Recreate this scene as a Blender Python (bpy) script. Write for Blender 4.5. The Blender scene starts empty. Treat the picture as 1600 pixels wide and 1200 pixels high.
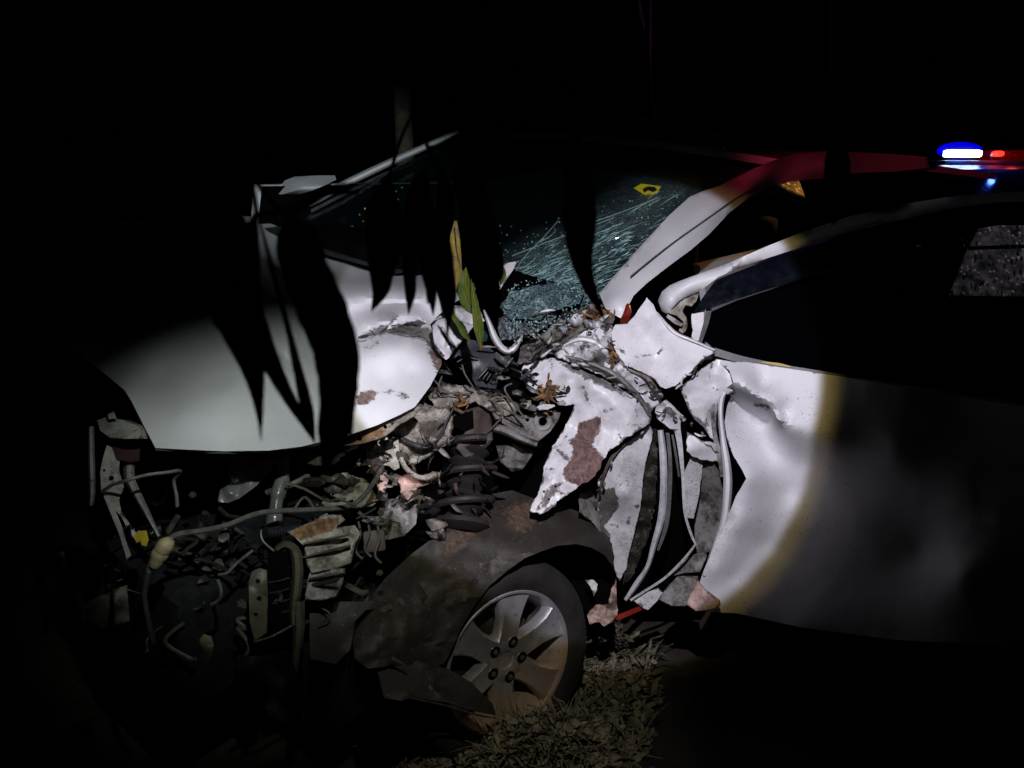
import bpy, bmesh, math, random
import numpy as np
from mathutils import Vector, Matrix, noise as mnoise
from mathutils.geometry import delaunay_2d_cdt

random.seed(7)
SC = bpy.context.scene
COL = SC.collection
RAD = math.radians

# ------------------------------------------------------------------ camera, night sky, lamps, exposure
F_PX = 1150.0
PITCH = RAD(16)
CAM_Z = 1.5
cam_d = bpy.data.cameras.new('camera')
cam_d.sensor_width = 36.0
cam_d.lens = 36.0 * F_PX / 1600.0
cam_d.clip_start = 0.02
cam_d.clip_end = 2000
cam = bpy.data.objects.new('camera', cam_d)
COL.objects.link(cam)
cam.location = (0, 0, CAM_Z)
cam.rotation_euler = (RAD(90) - PITCH, 0, 0)
SC.camera = cam
cam_d.dof.use_dof = True
cam_d.dof.focus_distance = 2.1
cam_d.dof.aperture_fstop = 9.0

world = bpy.data.worlds.new('World')
SC.world = world
world.use_nodes = True
wn = world.node_tree
wn.nodes.clear()
w_out = wn.nodes.new('ShaderNodeOutputWorld')
w_bg = wn.nodes.new('ShaderNodeBackground')
w_sky = wn.nodes.new('ShaderNodeTexSky')
w_sky.sky_type = 'NISHITA'
w_sky.sun_disc = False
w_sky.sun_elevation = RAD(-6)
w_sky.sun_rotation = RAD(200)
w_bg.inputs['Strength'].default_value = 0.004
wn.links.new(w_sky.outputs[0], w_bg.inputs[0])
wn.links.new(w_bg.outputs[0], w_out.inputs[0])


def aim(o, target):
    o.rotation_euler = (Vector(target) - Vector(o.location)).to_track_quat('-Z', 'Y').to_euler()


def spot(name, loc, target, watts, half_deg, blend, color, radius=0.012):
    l = bpy.data.lights.new(name, 'SPOT')
    l.energy = watts
    l.spot_size = RAD(half_deg * 2)
    l.spot_blend = blend
    l.color = color
    l.shadow_soft_size = radius
    o = bpy.data.objects.new(name, l)
    COL.objects.link(o)
    o.location = loc
    aim(o, target)
    return o


def point(name, loc, watts, color, radius=0.03, parent=None):
    l = bpy.data.lights.new(name, 'POINT')
    l.energy = watts
    l.color = color
    l.shadow_soft_size = radius
    o = bpy.data.objects.new(name, l)
    COL.objects.link(o)
    o.location = loc
    if parent:
        o.parent = parent
    return o


TORCH = (0.10, 0.55, 1.80)
T_AIM = (0.158, 2.0345, 0.9760)
spot('torch_beam', TORCH, T_AIM, 98, 23.4, 0.08, (0.77, 0.775, 1.0))
spot('torch_beam_fringe', TORCH, T_AIM, 20, 25.2, 0.18, (1.0, 0.74, 0.22))
spot('torch_spill', TORCH, (-0.02, 1.66, 0.20), 23, 17, 0.9, (1.0, 0.95, 0.80))
spot('torch_halo', TORCH, (0.6, 2.0, 0.9), 0.04, 58, 0.3, (0.95, 0.95, 1.0))
# a second hand torch further left, pointed at the hood, with the far pillar in its beam
spot('hood_torch', (-0.10, 0.50, 1.70), (-0.47, 1.40, 0.96), 36, 19, 0.95, (0.92, 1.0, 0.96))
spot('pillar_torch', (-0.10, 0.50, 1.70), (-0.64, 3.0, 1.46), 150, 11.0, 0.7, (0.85, 0.95, 1.0))
# flashing red beacon of a vehicle parked behind the photographer
spot('red_beacon', (-2.4, -1.2, 1.75), (1.10, 2.82, 1.64), 210, 4.1, 0.9, (1.0, 0.05, 0.13), 0.05)
# moon, very faint
sun_d = bpy.data.lights.new('moon', 'SUN')
sun_d.energy = 0.0015
sun_d.angle = RAD(0.5)
sun_d.color = (0.8, 0.9, 1.0)
sun = bpy.data.objects.new('moon', sun_d)
COL.objects.link(sun)
sun.rotation_euler = (RAD(40), RAD(15), RAD(30))

SC.view_settings.view_transform = 'Standard'
SC.view_settings.look = 'None'
SC.view_settings.exposure = 0.0
SC.view_settings.gamma = 1.0
SC.cycles.max_bounces = 6
SC.cycles.diffuse_bounces = 2
SC.cycles.sample_clamp_indirect = 3.0

# ------------------------------------------------------------------ helpers
CP, SP = math.cos(PITCH), math.sin(PITCH)


def P(u, v, d):
    """point of the place seen at (u, v) of the 1600x1200 photograph, d metres in front of the camera plane"""
    x = (u - 800) / F_PX * d
    y = (v - 600) / F_PX * d
    return Vector((x, d * CP - y * SP, CAM_Z - d * SP - y * CP))


def ground_pt(u, v, z):
    k = SP + (v - 600) / F_PX * CP
    return P(u, v, (CAM_Z - z) / k)


def px_of(p):
    rel = Vector(p) - Vector((0, 0, CAM_Z))
    d = rel.y * CP - rel.z * SP
    yd = -rel.y * SP - rel.z * CP
    return (rel.x / d * F_PX + 800, yd / d * F_PX + 600, d)


def zc(ox, oy, s, pts):
    return [(ox + s * x, oy + s * y) + tuple(r) for (x, y, *r) in pts]


def link(o, parent=None):
    COL.objects.link(o)
    if parent is not None:
        o.parent = parent
    return o


def wloc(o):
    v = Vector((0, 0, 0))
    while o is not None:
        v += o.location
        o = o.parent
    return v


def thing(name, label, cat, loc=(0, 0, 0), group=None):
    o = bpy.data.objects.new(name, None)
    o.empty_display_size = 0.1
    o.location = loc
    o['label'] = label
    o['category'] = cat
    if group:
        o['group'] = group
    return link(o)


def tag(o, label, cat, group=None):
    o['label'] = label
    o['category'] = cat
    if group:
        o['group'] = group
    return o


def mesh_obj(name, verts, faces, mat, parent=None, smooth=True, sharp=38, attrs=None, kind=None):
    """verts in world space; stored relative to the parent's origin"""
    off = wloc(parent) if parent is not None else Vector((0, 0, 0))
    me = bpy.data.meshes.new(name)
    me.from_pydata([tuple(Vector(v) - off) for v in verts], [], faces)
    me.update()
    if attrs:
        for k, vals in attrs.items():
            a = me.attributes.new(k, 'FLOAT', 'POINT')
            a.data.foreach_set('value', np.asarray(vals, dtype=np.float32))
    if smooth:
        me.polygons.foreach_set('use_smooth', [True] * len(me.polygons))
        me.set_sharp_from_angle(angle=RAD(sharp))
    me.materials.append(mat)
    o = bpy.data.objects.new(name, me)
    if kind:
        o['kind'] = kind
    return link(o, parent)


def in_poly(p, poly):
    x, y = p[0], p[1]
    c = False
    j = len(poly) - 1
    for i in range(len(poly)):
        xi, yi = poly[i][0], poly[i][1]
        xj, yj = poly[j][0], poly[j][1]
        if (yi > y) != (yj > y) and x < (xj - xi) * (y - yi) / (yj - yi) + xi:
            c = not c
        j = i
    return c


def poly_dist(p, poly, closed=True):
    best = 1e9
    n = len(poly)
    for i in range(n if closed else n - 1):
        ax, ay = poly[i][0], poly[i][1]
        bx, by = poly[(i + 1) % n][0], poly[(i + 1) % n][1]
        dx, dy = bx - ax, by - ay
        L = dx * dx + dy * dy
        t = 0 if L == 0 else max(0, min(1, ((p[0] - ax) * dx + (p[1] - ay) * dy) / L))
        d = math.hypot(p[0] - ax - t * dx, p[1] - ay - t * dy)
        if d < best:
            best = d
    return best


def v_in(Q, poly):
    Q = np.asarray(Q, dtype=float)
    x, y = Q[:, 0], Q[:, 1]
    c = np.zeros(len(Q), bool)
    A = np.array([(q[0], q[1]) for q in poly], dtype=float)
    B = np.roll(A, 1, 0)
    for (xi, yi), (xj, yj) in zip(A, B):
        if yi != yj:
            c ^= ((yi > y) != (yj > y)) & (x < (xj - xi) * (y - yi) / (yj - yi) + xi)
    return c


def v_dist(Q, poly):
    Q = np.asarray(Q, dtype=float)
    A = np.array([(q[0], q[1]) for q in poly], dtype=float)
    B = np.roll(A, -1, 0)
    best = np.full(len(Q), 1e9)
    for a, b in zip(A, B):
        e = b - a
        L = e @ e
        t = np.clip(((Q - a) @ e) / L, 0, 1) if L else np.zeros(len(Q))
        best = np.minimum(best, np.hypot(Q[:, 0] - a[0] - t * e[0], Q[:, 1] - a[1] - t * e[1]))
    return best


def rbf(ctrl, c=0.06):
    X = np.array([(q[0] / 100.0, q[1] / 100.0) for q in ctrl])
    z = np.array([q[2] for q in ctrl])
    n = len(X)
    D = np.sqrt(((X[:, None] - X[None]) ** 2).sum(-1) + c * c)
    A = np.zeros((n + 3, n + 3))
    A[:n, :n] = D
    A[:n, n] = 1
    A[:n, n + 1:] = X
    A[n, :n] = 1
    A[n + 1:, :n] = X.T
    sol = np.linalg.lstsq(A, np.concatenate([z, np.zeros(3)]), rcond=None)[0]

    def ev(Q):
        Q = np.asarray(Q, dtype=float)[:, :2] / 100.0
        D = np.sqrt(((Q[:, None] - X[None]) ** 2).sum(-1) + c * c)
        return D @ sol[:n] + sol[n] + Q @ sol[n + 1:]
    return ev


def dens(path, step, closed=False):
    out = []
    n = len(path)
    for i in range(n if closed else n - 1):
        a, b = path[i], path[(i + 1) % n]
        L = math.hypot(b[0] - a[0], b[1] - a[1])
        k = max(1, int(round(L / step)))
        for j in range(k):
            t = j / k
            out.append(tuple(a[m] + (b[m] - a[m]) * t for m in range(len(a))))
    if not closed:
        out.append(tuple(path[-1]))
    return out


def sheet(name, parent, outline, ctrl, mat, res=6, thick=0.003, ext=None, rag=0.0, jit=None, creases=(),
          holes=(), wear=(), stain=(), soft=12.0, ridge=0.0, scuff=0, scuff_ang=.7, seed=0, c=0.06, fine=0.0, sharp=32, edge_px=10.0, kind=None, frost=()):
    """a sheet-metal panel: outline in photo pixels, its depth a surface through the control points (metres)"""
    rng = random.Random(seed * 131 + len(outline))
    ctrl = list(ctrl)
    wear = list(wear)
    for _ in range(scuff):
        for _try in range(40):
            q = (rng.uniform(min(o[0] for o in outline), max(o[0] for o in outline)), rng.uniform(min(o[1] for o in outline), max(o[1] for o in outline)))
            if in_poly(q, outline):
                break
        a_ = scuff_ang + rng.gauss(0, .8)
        L_, w_ = rng.uniform(5, 22), rng.uniform(.8, 3.2)
        cx_, sx_ = math.cos(a_), math.sin(a_)
        wear.append([(q[0] + cx_ * x * L_ - sx_ * y * w_, q[1] + sx_ * x * L_ + cx_ * y * w_) for x, y in ((-1, 0), (-.4, -1), (.3, -.8), (1, 0), (.4, 1), (-.3, .7))])
    for cr in creases:
        ctrl += dens(cr, 14)
    if jit:
        n, amp = jit
        ev0 = rbf(ctrl, c)
        xs = [q[0] for q in outline]
        ys = [q[1] for q in outline]
        add = []
        tries = 0
        while len(add) < n and tries < n * 40:
            tries += 1
            q = (rng.uniform(min(xs), max(xs)), rng.uniform(min(ys), max(ys)))
            if in_poly(q, outline) and all(math.hypot(q[0] - e[0], q[1] - e[1]) > 12 for e in add):
                add.append(q)
        if add:
            zz = ev0(add)
            ctrl += [(q[0], q[1], z + rng.uniform(-amp, amp)) for q, z in zip(add, zz)]
    ev = rbf(ctrl, c)
    loop = dens([(q[0], q[1]) for q in outline], res, True)
    if rag:
        loop = [(x + rag * mnoise.noise(Vector((x * .11, y * .11, seed))) * 1.6 + rng.uniform(-rag, rag) * .4,
                 y + rag * mnoise.noise(Vector((x * .11, y * .11, seed + 9.3))) * 1.6 + rng.uniform(-rag, rag) * .4) for x, y in loop]
    V = [Vector(q) for q in loop]
    n0 = len(V)
    edges = [(i, (i + 1) % n0) for i in range(n0)]
    hl = []
    for h in holes:
        if len(h) == 3 and not isinstance(h[0], tuple):
            hu, hv, hr = h
            h = [(hu + hr * math.cos(a * math.pi / 5), hv + hr * math.sin(a * math.pi / 5)) for a in range(10)]
        hl.append(h)
        s = len(V)
        V += [Vector(q) for q in h]
        edges += [(s + i, s + (i + 1) % len(h)) for i in range(len(h))]
    xs = [q[0] for q in loop]
    ys = [q[1] for q in loop]
    y = min(ys)
    row = 0
    cand = []
    while y < max(ys):
        x = min(xs) + (row % 2) * res * .5
        while x < max(xs):
            cand.append((x + rng.uniform(-.18, .18) * res, y + rng.uniform(-.18, .18) * res))
            x += res
        y += res * .87
        row += 1
    if cand:
        ok = v_in(cand, loop) & (v_dist(cand, loop) > res * .45)
        V += [Vector(q) for q, k_ in zip(cand, ok) if k_]
    r = delaunay_2d_cdt(V, edges, [list(range(n0))], 1, 1e-4)
    v2, f2 = r[0], r[2]
    cen = np.array([(sum(v2[i].x for i in f) / len(f), sum(v2[i].y for i in f) / len(f)) for f in f2])
    ok = v_in(cen, loop)
    for h in hl:
        ok &= ~v_in(cen, h)
    keep = [tuple(f) for f, k_ in zip(f2, ok) if k_]
    used = sorted({i for f in keep for i in f})
    remap = {k: i for i, k in enumerate(used)}
    uv = [(v2[i].x, v2[i].y) for i in used]
    tris = [tuple(remap[i] for i in f) for f in keep]
    # make the front face the camera
    tris2 = []
    for f in tris:
        a, b, c_ = (uv[i] for i in f[:3])
        s = (b[0] - a[0]) * (c_[1] - a[1]) - (b[1] - a[1]) * (c_[0] - a[0])
        tris2.append(f if s < 0 else tuple(reversed(f)))
    tris = tris2
    dd = ev(uv)
    if fine:
        dd = dd + np.array([fine * (mnoise.fractal(Vector((q[0] * .02, q[1] * .02, seed + .5)), .8, 2.0, 4)) for q in uv])
    if ridge:
        dd = dd + np.array([ridge * (abs(mnoise.noise(Vector((q[0] * .028, q[1] * .028, seed + 2.5)))) * 1.6 + abs(mnoise.noise(Vector((q[0] * .075, q[1] * .075, seed + 7.5)))) * .7 - .6) for q in uv])
    front = [P(q[0], q[1], d) for q, d in zip(uv, dd)]
    if ext is not None:
        back = [p + Vector(ext) for p in front]
    else:
        back = [P(q[0], q[1], d + thick) for q, d in zip(uv, dd)]
    n = len(front)
    faces = list(tris) + [tuple(i + n for i in reversed(f)) for f in tris]
    cnt = {}
    for f in tris:
        for i in range(len(f)):
            e = (f[i], f[(i + 1) % len(f)])
            cnt[e] = cnt.get(e, 0) + 1
    for (a, b) in cnt:
        if (b, a) not in cnt:
            faces.append((b, a, a + n, b + n))
    at = {}
    ed = np.clip(1 - v_dist(uv, loop) / edge_px, 0, 1) if edge_px else np.zeros(n)
    at['edge'] = np.concatenate([ed, ed * 0 + 1])

    def mask(polys):
        m = np.zeros(n)
        for pl in polys:
            d = v_dist(uv, pl)
            m = np.maximum(m, np.clip(.5 + np.where(v_in(uv, pl), d, -d) / (2 * soft), 0, 1))
        return np.concatenate([m, m])
    if wear:
        at['wear'] = mask(wear)
    if stain:
        at['stain'] = mask(stain)
    if frost:
        at['frost'] = mask(frost)
    return mesh_obj(name, front + back, faces, mat, parent, True, sharp, at, kind)


def tube_geo(pts, r, seg=8, cap=True):
    pts = [Vector(p) for p in pts]
    n = len(pts)
    rad = r if isinstance(r, (list, tuple)) else [r] * n
    V, Fc = [], []
    t0 = (pts[1] - pts[0]).normalized()
    up = Vector((0, 0, 1)) if abs(t0.z) < .9 else Vector((1, 0, 0))
    nx = t0.cross(up).normalized()
    for i in range(n):
        t = (pts[min(n - 1, i + 1)] - pts[max(0, i - 1)]).normalized()
        nx = (nx - t * nx.dot(t)).normalized()
        ny = t.cross(nx)
        for k in range(seg):
            a = 2 * math.pi * k / seg
            V.append(pts[i] + (nx * math.cos(a) + ny * math.sin(a)) * rad[i])
    for i in range(n - 1):
        for k in range(seg):
            Fc.append((i * seg + k, i * seg + (k + 1) % seg, (i + 1) * seg + (k + 1) % seg, (i + 1) * seg + k))
    if cap:
        Fc.append(tuple(reversed(range(seg))))
        Fc.append(tuple((n - 1) * seg + k for k in range(seg)))
    return V, Fc


def spline(pts, k=6):
    """Catmull-Rom through tuples"""
    out = []
    n = len(pts)
    for i in range(n - 1):
        p0, p1, p2, p3 = pts[max(0, i - 1)], pts[i], pts[i + 1], pts[min(n - 1, i + 2)]
        for j in range(k):
            t = j / k
            out.append(tuple(.5 * ((2 * b) + (-a + c) * t + (2 * a - 5 * b + 4 * c - d) * t * t + (-a + 3 * b - 3 * c + d) * t ** 3)
                             for a, b, c, d in zip(p0, p1, p2, p3)))
    out.append(tuple(pts[-1]))
    return out


def tube(name, parent, path, r, mat, seg=8, k=6, **kw):
    pts = [P(*q) for q in spline(path, k)]
    V, Fc = tube_geo(pts, r, seg)
    return mesh_obj(name, V, Fc, mat, parent, **kw)


def ribbon(name, parent, path, w, mat, thick=0.003, k=6, bow=0.0, **kw):
    """a flat strip following a pixel path; w in pixels (number or one per path point)"""
    ws = w if isinstance(w, (list, tuple)) else [w] * len(path)
    sp = spline([tuple(q) + (x,) for q, x in zip(path, ws)], k)
    V = []
    n = len(sp)
    for i, (u, v, d, ww) in enumerate(sp):
        a, b = sp[max(0, i - 1)], sp[min(n - 1, i + 1)]
        tx, ty = b[0] - a[0], b[1] - a[1]
        L = math.hypot(tx, ty) or 1
        nx, ny = -ty / L, tx / L
        for s, dz in ((-.5, bow), (-.2, 0), (.2, 0), (.5, bow)):
            V.append(P(u + nx * ww * s, v + ny * ww * s, d + dz))
    m = len(V)
    V2 = []
    for i, (u, v, d, ww) in enumerate(sp):
        for j in range(4):
            q = px_of(V[i * 4 + j])
            V2.append(P(q[0], q[1], q[2] + thick))
    Fc = []
    for i in range(n - 1):
        for j in range(3):
            a = i * 4 + j
            Fc.append((a, a + 1, a + 5, a + 4))
            Fc.append((m + a, m + a + 4, m + a + 5, m + a + 1))
        Fc.append((i * 4, i * 4 + 4, m + i * 4 + 4, m + i * 4))
        Fc.append((i * 4 + 3, m + i * 4 + 3, m + i * 4 + 7, i * 4 + 7))
    Fc.append((0, m, m + 1, 1)); Fc.append((1, m + 1, m + 2, 2)); Fc.append((2, m + 2, m + 3, 3))
    e = (n - 1) * 4
    for j in range(3):
        Fc.append((e + j, e + j + 1, m + e + j + 1, m + e + j))
    me_v = V + V2
    o = mesh_obj(name, me_v, Fc, mat, parent, attrs={'edge': [.2] * len(me_v)}, **kw)
    return o


def bevel_box_geo(sx, sy, sz, b):
    bm = bmesh.new()
    bmesh.ops.create_cube(bm, size=1)
    bmesh.ops.scale(bm, vec=(sx, sy, sz), verts=bm.verts)
    if b:
        bmesh.ops.bevel(bm, geom=list(bm.edges), offset=b, segments=2, affect='EDGES', profile=.6)
    bm.verts.index_update()
    V = [v.co.copy() for v in bm.verts]
    Fc = [tuple(v.index for v in f.verts) for f in bm.faces]
    bm.free()
    return V, Fc


def box(name, parent, center, size, mat, rot=None, bevel=0.004, **kw):
    V, Fc = bevel_box_geo(*size, bevel)
    M = rot if rot is not None else Matrix.Identity(3)
    c = Vector(center)
    return mesh_obj(name, [c + M @ v for v in V], Fc, mat, parent, **kw)


def lathe_geo(profile, seg=40):
    """profile [(r, z)] about z"""
    V, Fc = [], []
    n = len(profile)
    for k in range(seg):
        a = 2 * math.pi * k / seg
        for r, z in profile:
            V.append(Vector((r * math.cos(a), r * math.sin(a), z)))
    for k in range(seg):
        k2 = (k + 1) % seg
        for i in range(n - 1):
            Fc.append((k * n + i, k2 * n + i, k2 * n + i + 1, k * n + i + 1))
    return V, Fc


def basis(z, up=(0, 0, 1)):
    z = Vector(z).normalized()
    x = Vector(up).cross(z).normalized()
    y = z.cross(x)
    return Matrix((x, y, z)).transposed()


# ------------------------------------------------------------------ materials
def nt(name):
    m = bpy.data.materials.new(name)
    m.use_nodes = True
    t = m.node_tree
    return m, t, t.nodes['Principled BSDF']


def nd(t, kind, **kw):
    n = t.nodes.new(kind)
    for k, v in kw.items():
        setattr(n, k, v)
    return n


def noise_n(t, vec, scale, detail=4, rough=.55):
    n = nd(t, 'ShaderNodeTexNoise')
    n.inputs['Scale'].default_value = scale
    n.inputs['Detail'].default_value = detail
    n.inputs['Roughness'].default_value = rough
    t.links.new(vec, n.inputs['Vector'])
    return n.outputs['Fac']


def ramp(t, fac, a, b, lo=0.0, hi=1.0):
    m = nd(t, 'ShaderNodeMapRange')
    m.inputs['From Min'].default_value = a
    m.inputs['From Max'].default_value = b
    m.inputs['To Min'].default_value = lo
    m.inputs['To Max'].default_value = hi
    m.clamp = True
    t.links.new(fac, m.inputs['Value'])
    return m.outputs[0]


def mth(t, op, a, b=None, cl=False):
    m = nd(t, 'ShaderNodeMath', operation=op)
    m.use_clamp = cl
    for i, x in enumerate((a, b)):
        if x is None:
            continue
        if isinstance(x, (int, float)):
            m.inputs[i].default_value = x
        else:
            t.links.new(x, m.inputs[i])
    return m.outputs[0]


def mixc(t, fac, a, b):
    m = nd(t, 'ShaderNodeMix', data_type='RGBA')
    for sock, x in ((m.inputs[0], fac), (m.inputs[6], a), (m.inputs[7], b)):
        if isinstance(x, (int, float)):
            sock.default_value = x
        elif isinstance(x, tuple):
            sock.default_value = x + (1,) if len(x) == 3 else x
        else:
            t.links.new(x, sock)
    return m.outputs[2]


def attr(t, name):
    a = nd(t, 'ShaderNodeAttribute', attribute_name=name)
    return a.outputs['Fac']


def bump(t, bsdf, h, strength=.3, dist=.01):
    b = nd(t, 'ShaderNodeBump')
    b.inputs['Strength'].default_value = strength
    b.inputs['Distance'].default_value = dist
    t.links.new(h, b.inputs['Height'])
    t.links.new(b.outputs[0], bsdf.inputs['Normal'])


def wreck_mat(name, base, bare, dirtc, speck=.68, speckc=(.05, .04, .03), edge_thr=.8, rough=.42, dust=.3, metal=0.0, coat=.06, bumps=.25, big=6.0, grime=0.0, scratch=.5):
    """paint or metal with chipped edges, scrapes (wear), brown dirt (stain), specks, grime and scratches"""
    m, t, b = nt(name)
    obj = nd(t, 'ShaderNodeTexCoord').outputs['Object']
    n1 = noise_n(t, obj, 70, 9, .72)
    n2 = noise_n(t, obj, 210, 3, .5)
    n3 = noise_n(t, obj, big, 6, .65)
    n4 = noise_n(t, obj, 26, 6, .65)
    n5 = noise_n(t, obj, 17, 12, .75)
    mp = nd(t, 'ShaderNodeMapping')
    mp.inputs['Rotation'].default_value = (.3, .9, .5)
    mp.inputs['Scale'].default_value = (70, 70, 6)
    t.links.new(obj, mp.inputs['Vector'])
    n6 = noise_n(t, mp.outputs[0], 1.6, 3, .6)
    w = mth(t, 'ADD', attr(t, 'wear'), mth(t, 'MULTIPLY', mth(t, 'SUBTRACT', n1, .5), 1.9))
    w = ramp(t, w, .42, .64)
    e = mth(t, 'ADD', attr(t, 'edge'), mth(t, 'MULTIPLY', mth(t, 'SUBTRACT', n4, .5), 2.4))
    e = ramp(t, e, edge_thr - .05, edge_thr + .15)
    bare_m = mth(t, 'MAXIMUM', w, e)
    s = mth(t, 'ADD', attr(t, 'stain'), mth(t, 'MULTIPLY', mth(t, 'SUBTRACT', n1, .5), 1.7))
    s = ramp(t, s, .44, .60)
    sp = ramp(t, n2, speck, speck + .03)
    sp = mth(t, 'MULTIPLY', sp, ramp(t, n3, .42, .58))
    sc = mth(t, 'MULTIPLY', ramp(t, n6, .70, .76), ramp(t, n4, .5, .6, 0, scratch))
    d = ramp(t, n3, .40, .72, 0, dust)
    col = mixc(t, d, base, tuple(x * y for x, y in zip(base, (.74, .72, .70))))
    col = mixc(t, sc, col, bare)
    if grime:
        col = mixc(t, ramp(t, n5, .46, .60, 0, grime), col, (.030, .024, .018))
        col = mixc(t, ramp(t, n1, .58, .66, 0, grime), col, (.05, .035, .022))
    barec = mixc(t, ramp(t, n1, .35, .65), bare, tuple(x * .4 for x in bare))
    col = mixc(t, bare_m, col, barec)
    stc = mixc(t, ramp(t, n6, .40, .62), dirtc, tuple(x * .42 for x in dirtc))
    stc = mixc(t, ramp(t, n5, .52, .62, 0, .5), stc, tuple(min(1, x * 1.9) for x in dirtc))
    col = mixc(t, s, col, stc)
    col = mixc(t, sp, col, speckc)
    t.links.new(col, b.inputs['Base Color'])
    r = mth(t, 'ADD', mth(t, 'MULTIPLY', mth(t, 'MAXIMUM', bare_m, s), .35), mth(t, 'MULTIPLY', n4, .25))
    r = mth(t, 'ADD', r, rough - .1, True)
    t.links.new(r, b.inputs['Roughness'])
    b.inputs['Metallic'].default_value = metal
    b.inputs['Coat Weight'].default_value = coat
    b.inputs['Coat Roughness'].default_value = .12
    h = mth(t, 'ADD', mth(t, 'MULTIPLY', n4, .7), mth(t, 'MULTIPLY', bare_m, -.5))
    h = mth(t, 'ADD', h, mth(t, 'MULTIPLY', n5, .5 if grime else .15))
    bump(t, b, h, bumps, .004)
    return m


def plain(name, col, rough=.5, metal=0.0, var=.4, scale=30, bumps=.2, coat=0.0, spec=.5):
    m, t, b = nt(name)
    obj = nd(t, 'ShaderNodeTexCoord').outputs['Object']
    n1 = noise_n(t, obj, scale, 6, .65)
    c = mixc(t, ramp(t, n1, .3, .7), tuple(x * (1 - var) for x in col), tuple(min(1, x * (1 + var * .6)) for x in col))
    t.links.new(c, b.inputs['Base Color'])
    t.links.new(ramp(t, n1, .2, .8, max(.03, rough - .12), min(1, rough + .15)), b.inputs['Roughness'])
    b.inputs['Metallic'].default_value = metal
    b.inputs['Coat Weight'].default_value = coat
    b.inputs['Specular IOR Level'].default_value = spec
    if bumps:
        bump(t, b, n1, bumps, .004)
    return m


M = {}
M['paint'] = wreck_mat('white_car_paint', (.79, .785, .81), (.24, .22, .22), (.19, .115, .105), edge_thr=.84, grime=.14)
M['hood'] = wreck_mat('white_hood_paint', (.74, .75, .77), (.22, .20, .19), (.22, .15, .13), edge_thr=1.6, speck=.70, scratch=.25)
M['flange'] = wreck_mat('black_torn_flange', (.02, .017, .014), (.012, .01, .01), (.16, .09, .03), speck=.60, speckc=(.22, .13, .05), rough=.6, coat=0, big=25, bumps=.8, grime=.6)
M['door'] = wreck_mat('dusty_white_door_paint', (.78, .78, .81), (.20, .18, .175), (.19, .12, .105), edge_thr=1.1, speck=.645, speckc=(.28, .27, .25), bumps=.12, coat=0, rough=.6)
M['door'].node_tree.nodes['Principled BSDF'].inputs['Specular IOR Level'].default_value = .25
M['cream'] = wreck_mat('primed_inner_metal', (.40, .37, .31), (.12, .10, .08), (.24, .13, .06), speck=.62, edge_thr=.85, rough=.5, dust=.9, coat=0, big=14, bumps=.6, grime=.85)
M['grey'] = wreck_mat('dirty_grey_metal', (.26, .25, .24), (.08, .07, .06), (.16, .09, .04), speck=.62, edge_thr=.9, rough=.5, dust=.9, coat=0, big=12, bumps=.6, grime=.9)
M['greywhite'] = wreck_mat('dusty_white_inner_panel', (.62, .62, .64), (.14, .13, .115), (.18, .13, .08), speck=.60, speckc=(.14, .13, .11), edge_thr=1.0, rough=.5, dust=.8, coat=0, big=10, grime=.30)
M['brown'] = wreck_mat('rusty_brown_metal', (.085, .06, .05), (.03, .025, .02), (.10, .05, .03), rough=.55, coat=0, dust=.8, big=12, bumps=.6, grime=.8)
M['liner'] = wreck_mat('dusty_black_liner', (.025, .021, .017), (.02, .02, .02), (.085, .055, .035), speck=.66, speckc=(.16, .15, .13), edge_thr=1.6, rough=.6, coat=0, dust=1.0, big=7, bumps=1.0, grime=.6, scratch=.9)
M['olive'] = wreck_mat('oily_olive_metal', (.10, .088, .058), (.05, .04, .03), (.12, .07, .03), rough=.45, coat=.2, dust=.9, big=15, bumps=.6, grime=.8, edge_thr=1.0)
M['support'] = wreck_mat('weathered_support_metal', (.40, .40, .37), (.12, .11, .10), (.18, .12, .08), speck=.60, edge_thr=1.0, rough=.5, dust=.9, coat=0, big=14, grime=.55)
M['black'] = plain('black_plastic', (.016, .016, .018), .45, var=.5)
M['dark'] = plain('dark_grey_plastic', (.06, .062, .07), .4, var=.5)
M['void'] = plain('painted_shade', (.002, .002, .002), .9, bumps=0, spec=.03)  # near-black colour paints the shade of gaps and the unlit cabin
M['rubber'] = plain('tyre_rubber', (.013, .0115, .0105), .8, var=.6, scale=22)
M['seal'] = plain('door_seal', (.10, .105, .105), .5, var=.5)
M['wire'] = plain('grey_cable', (.10, .10, .085), .45, var=.5, scale=60)
M['steel'] = plain('dirty_steel', (.20, .19, .18), .35, .7, var=.6, scale=40, bumps=.4)
M['spring'] = wreck_mat('coil_spring_steel', (.013, .011, .011), (.006, .006, .006), (.1, .05, .04), speck=.62, speckc=(.12, .06, .05), rough=.6, coat=0, edge_thr=2, grime=.6, bumps=.6)
M['connector'] = plain('cream_plastic', (.45, .38, .22), .5, var=.35)
M['yellow'] = plain('yellow_clip', (.5, .36, .03), .5)
M['red'] = plain('red_lacquer', (.22, .02, .012), .3)
M['pink'] = wreck_mat('torn_pink_primer', (.60, .42, .36), (.25, .16, .13), (.22, .10, .07), edge_thr=.9, rough=.5, coat=0, grime=.7)
M['bottle'] = plain('milky_plastic_bottle', (.16, .16, .155), .25, var=.6, scale=14, bumps=.6)
M['visor'] = plain('smoked_visor', (.003, .0045, .009), .08, var=.3, bumps=0, coat=.3)
M['soil'] = plain('dark_soil', (.035, .028, .02), .9, var=.7, scale=9, bumps=.8)
M['bark'] = plain('tree_bark', (.11, .085, .06), .9, var=.7, scale=14, bumps=.9)
M['leafd'] = plain('green_leaf', (.035, .065, .018), .5, var=.45, scale=18, bumps=.3, spec=.12)
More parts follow.
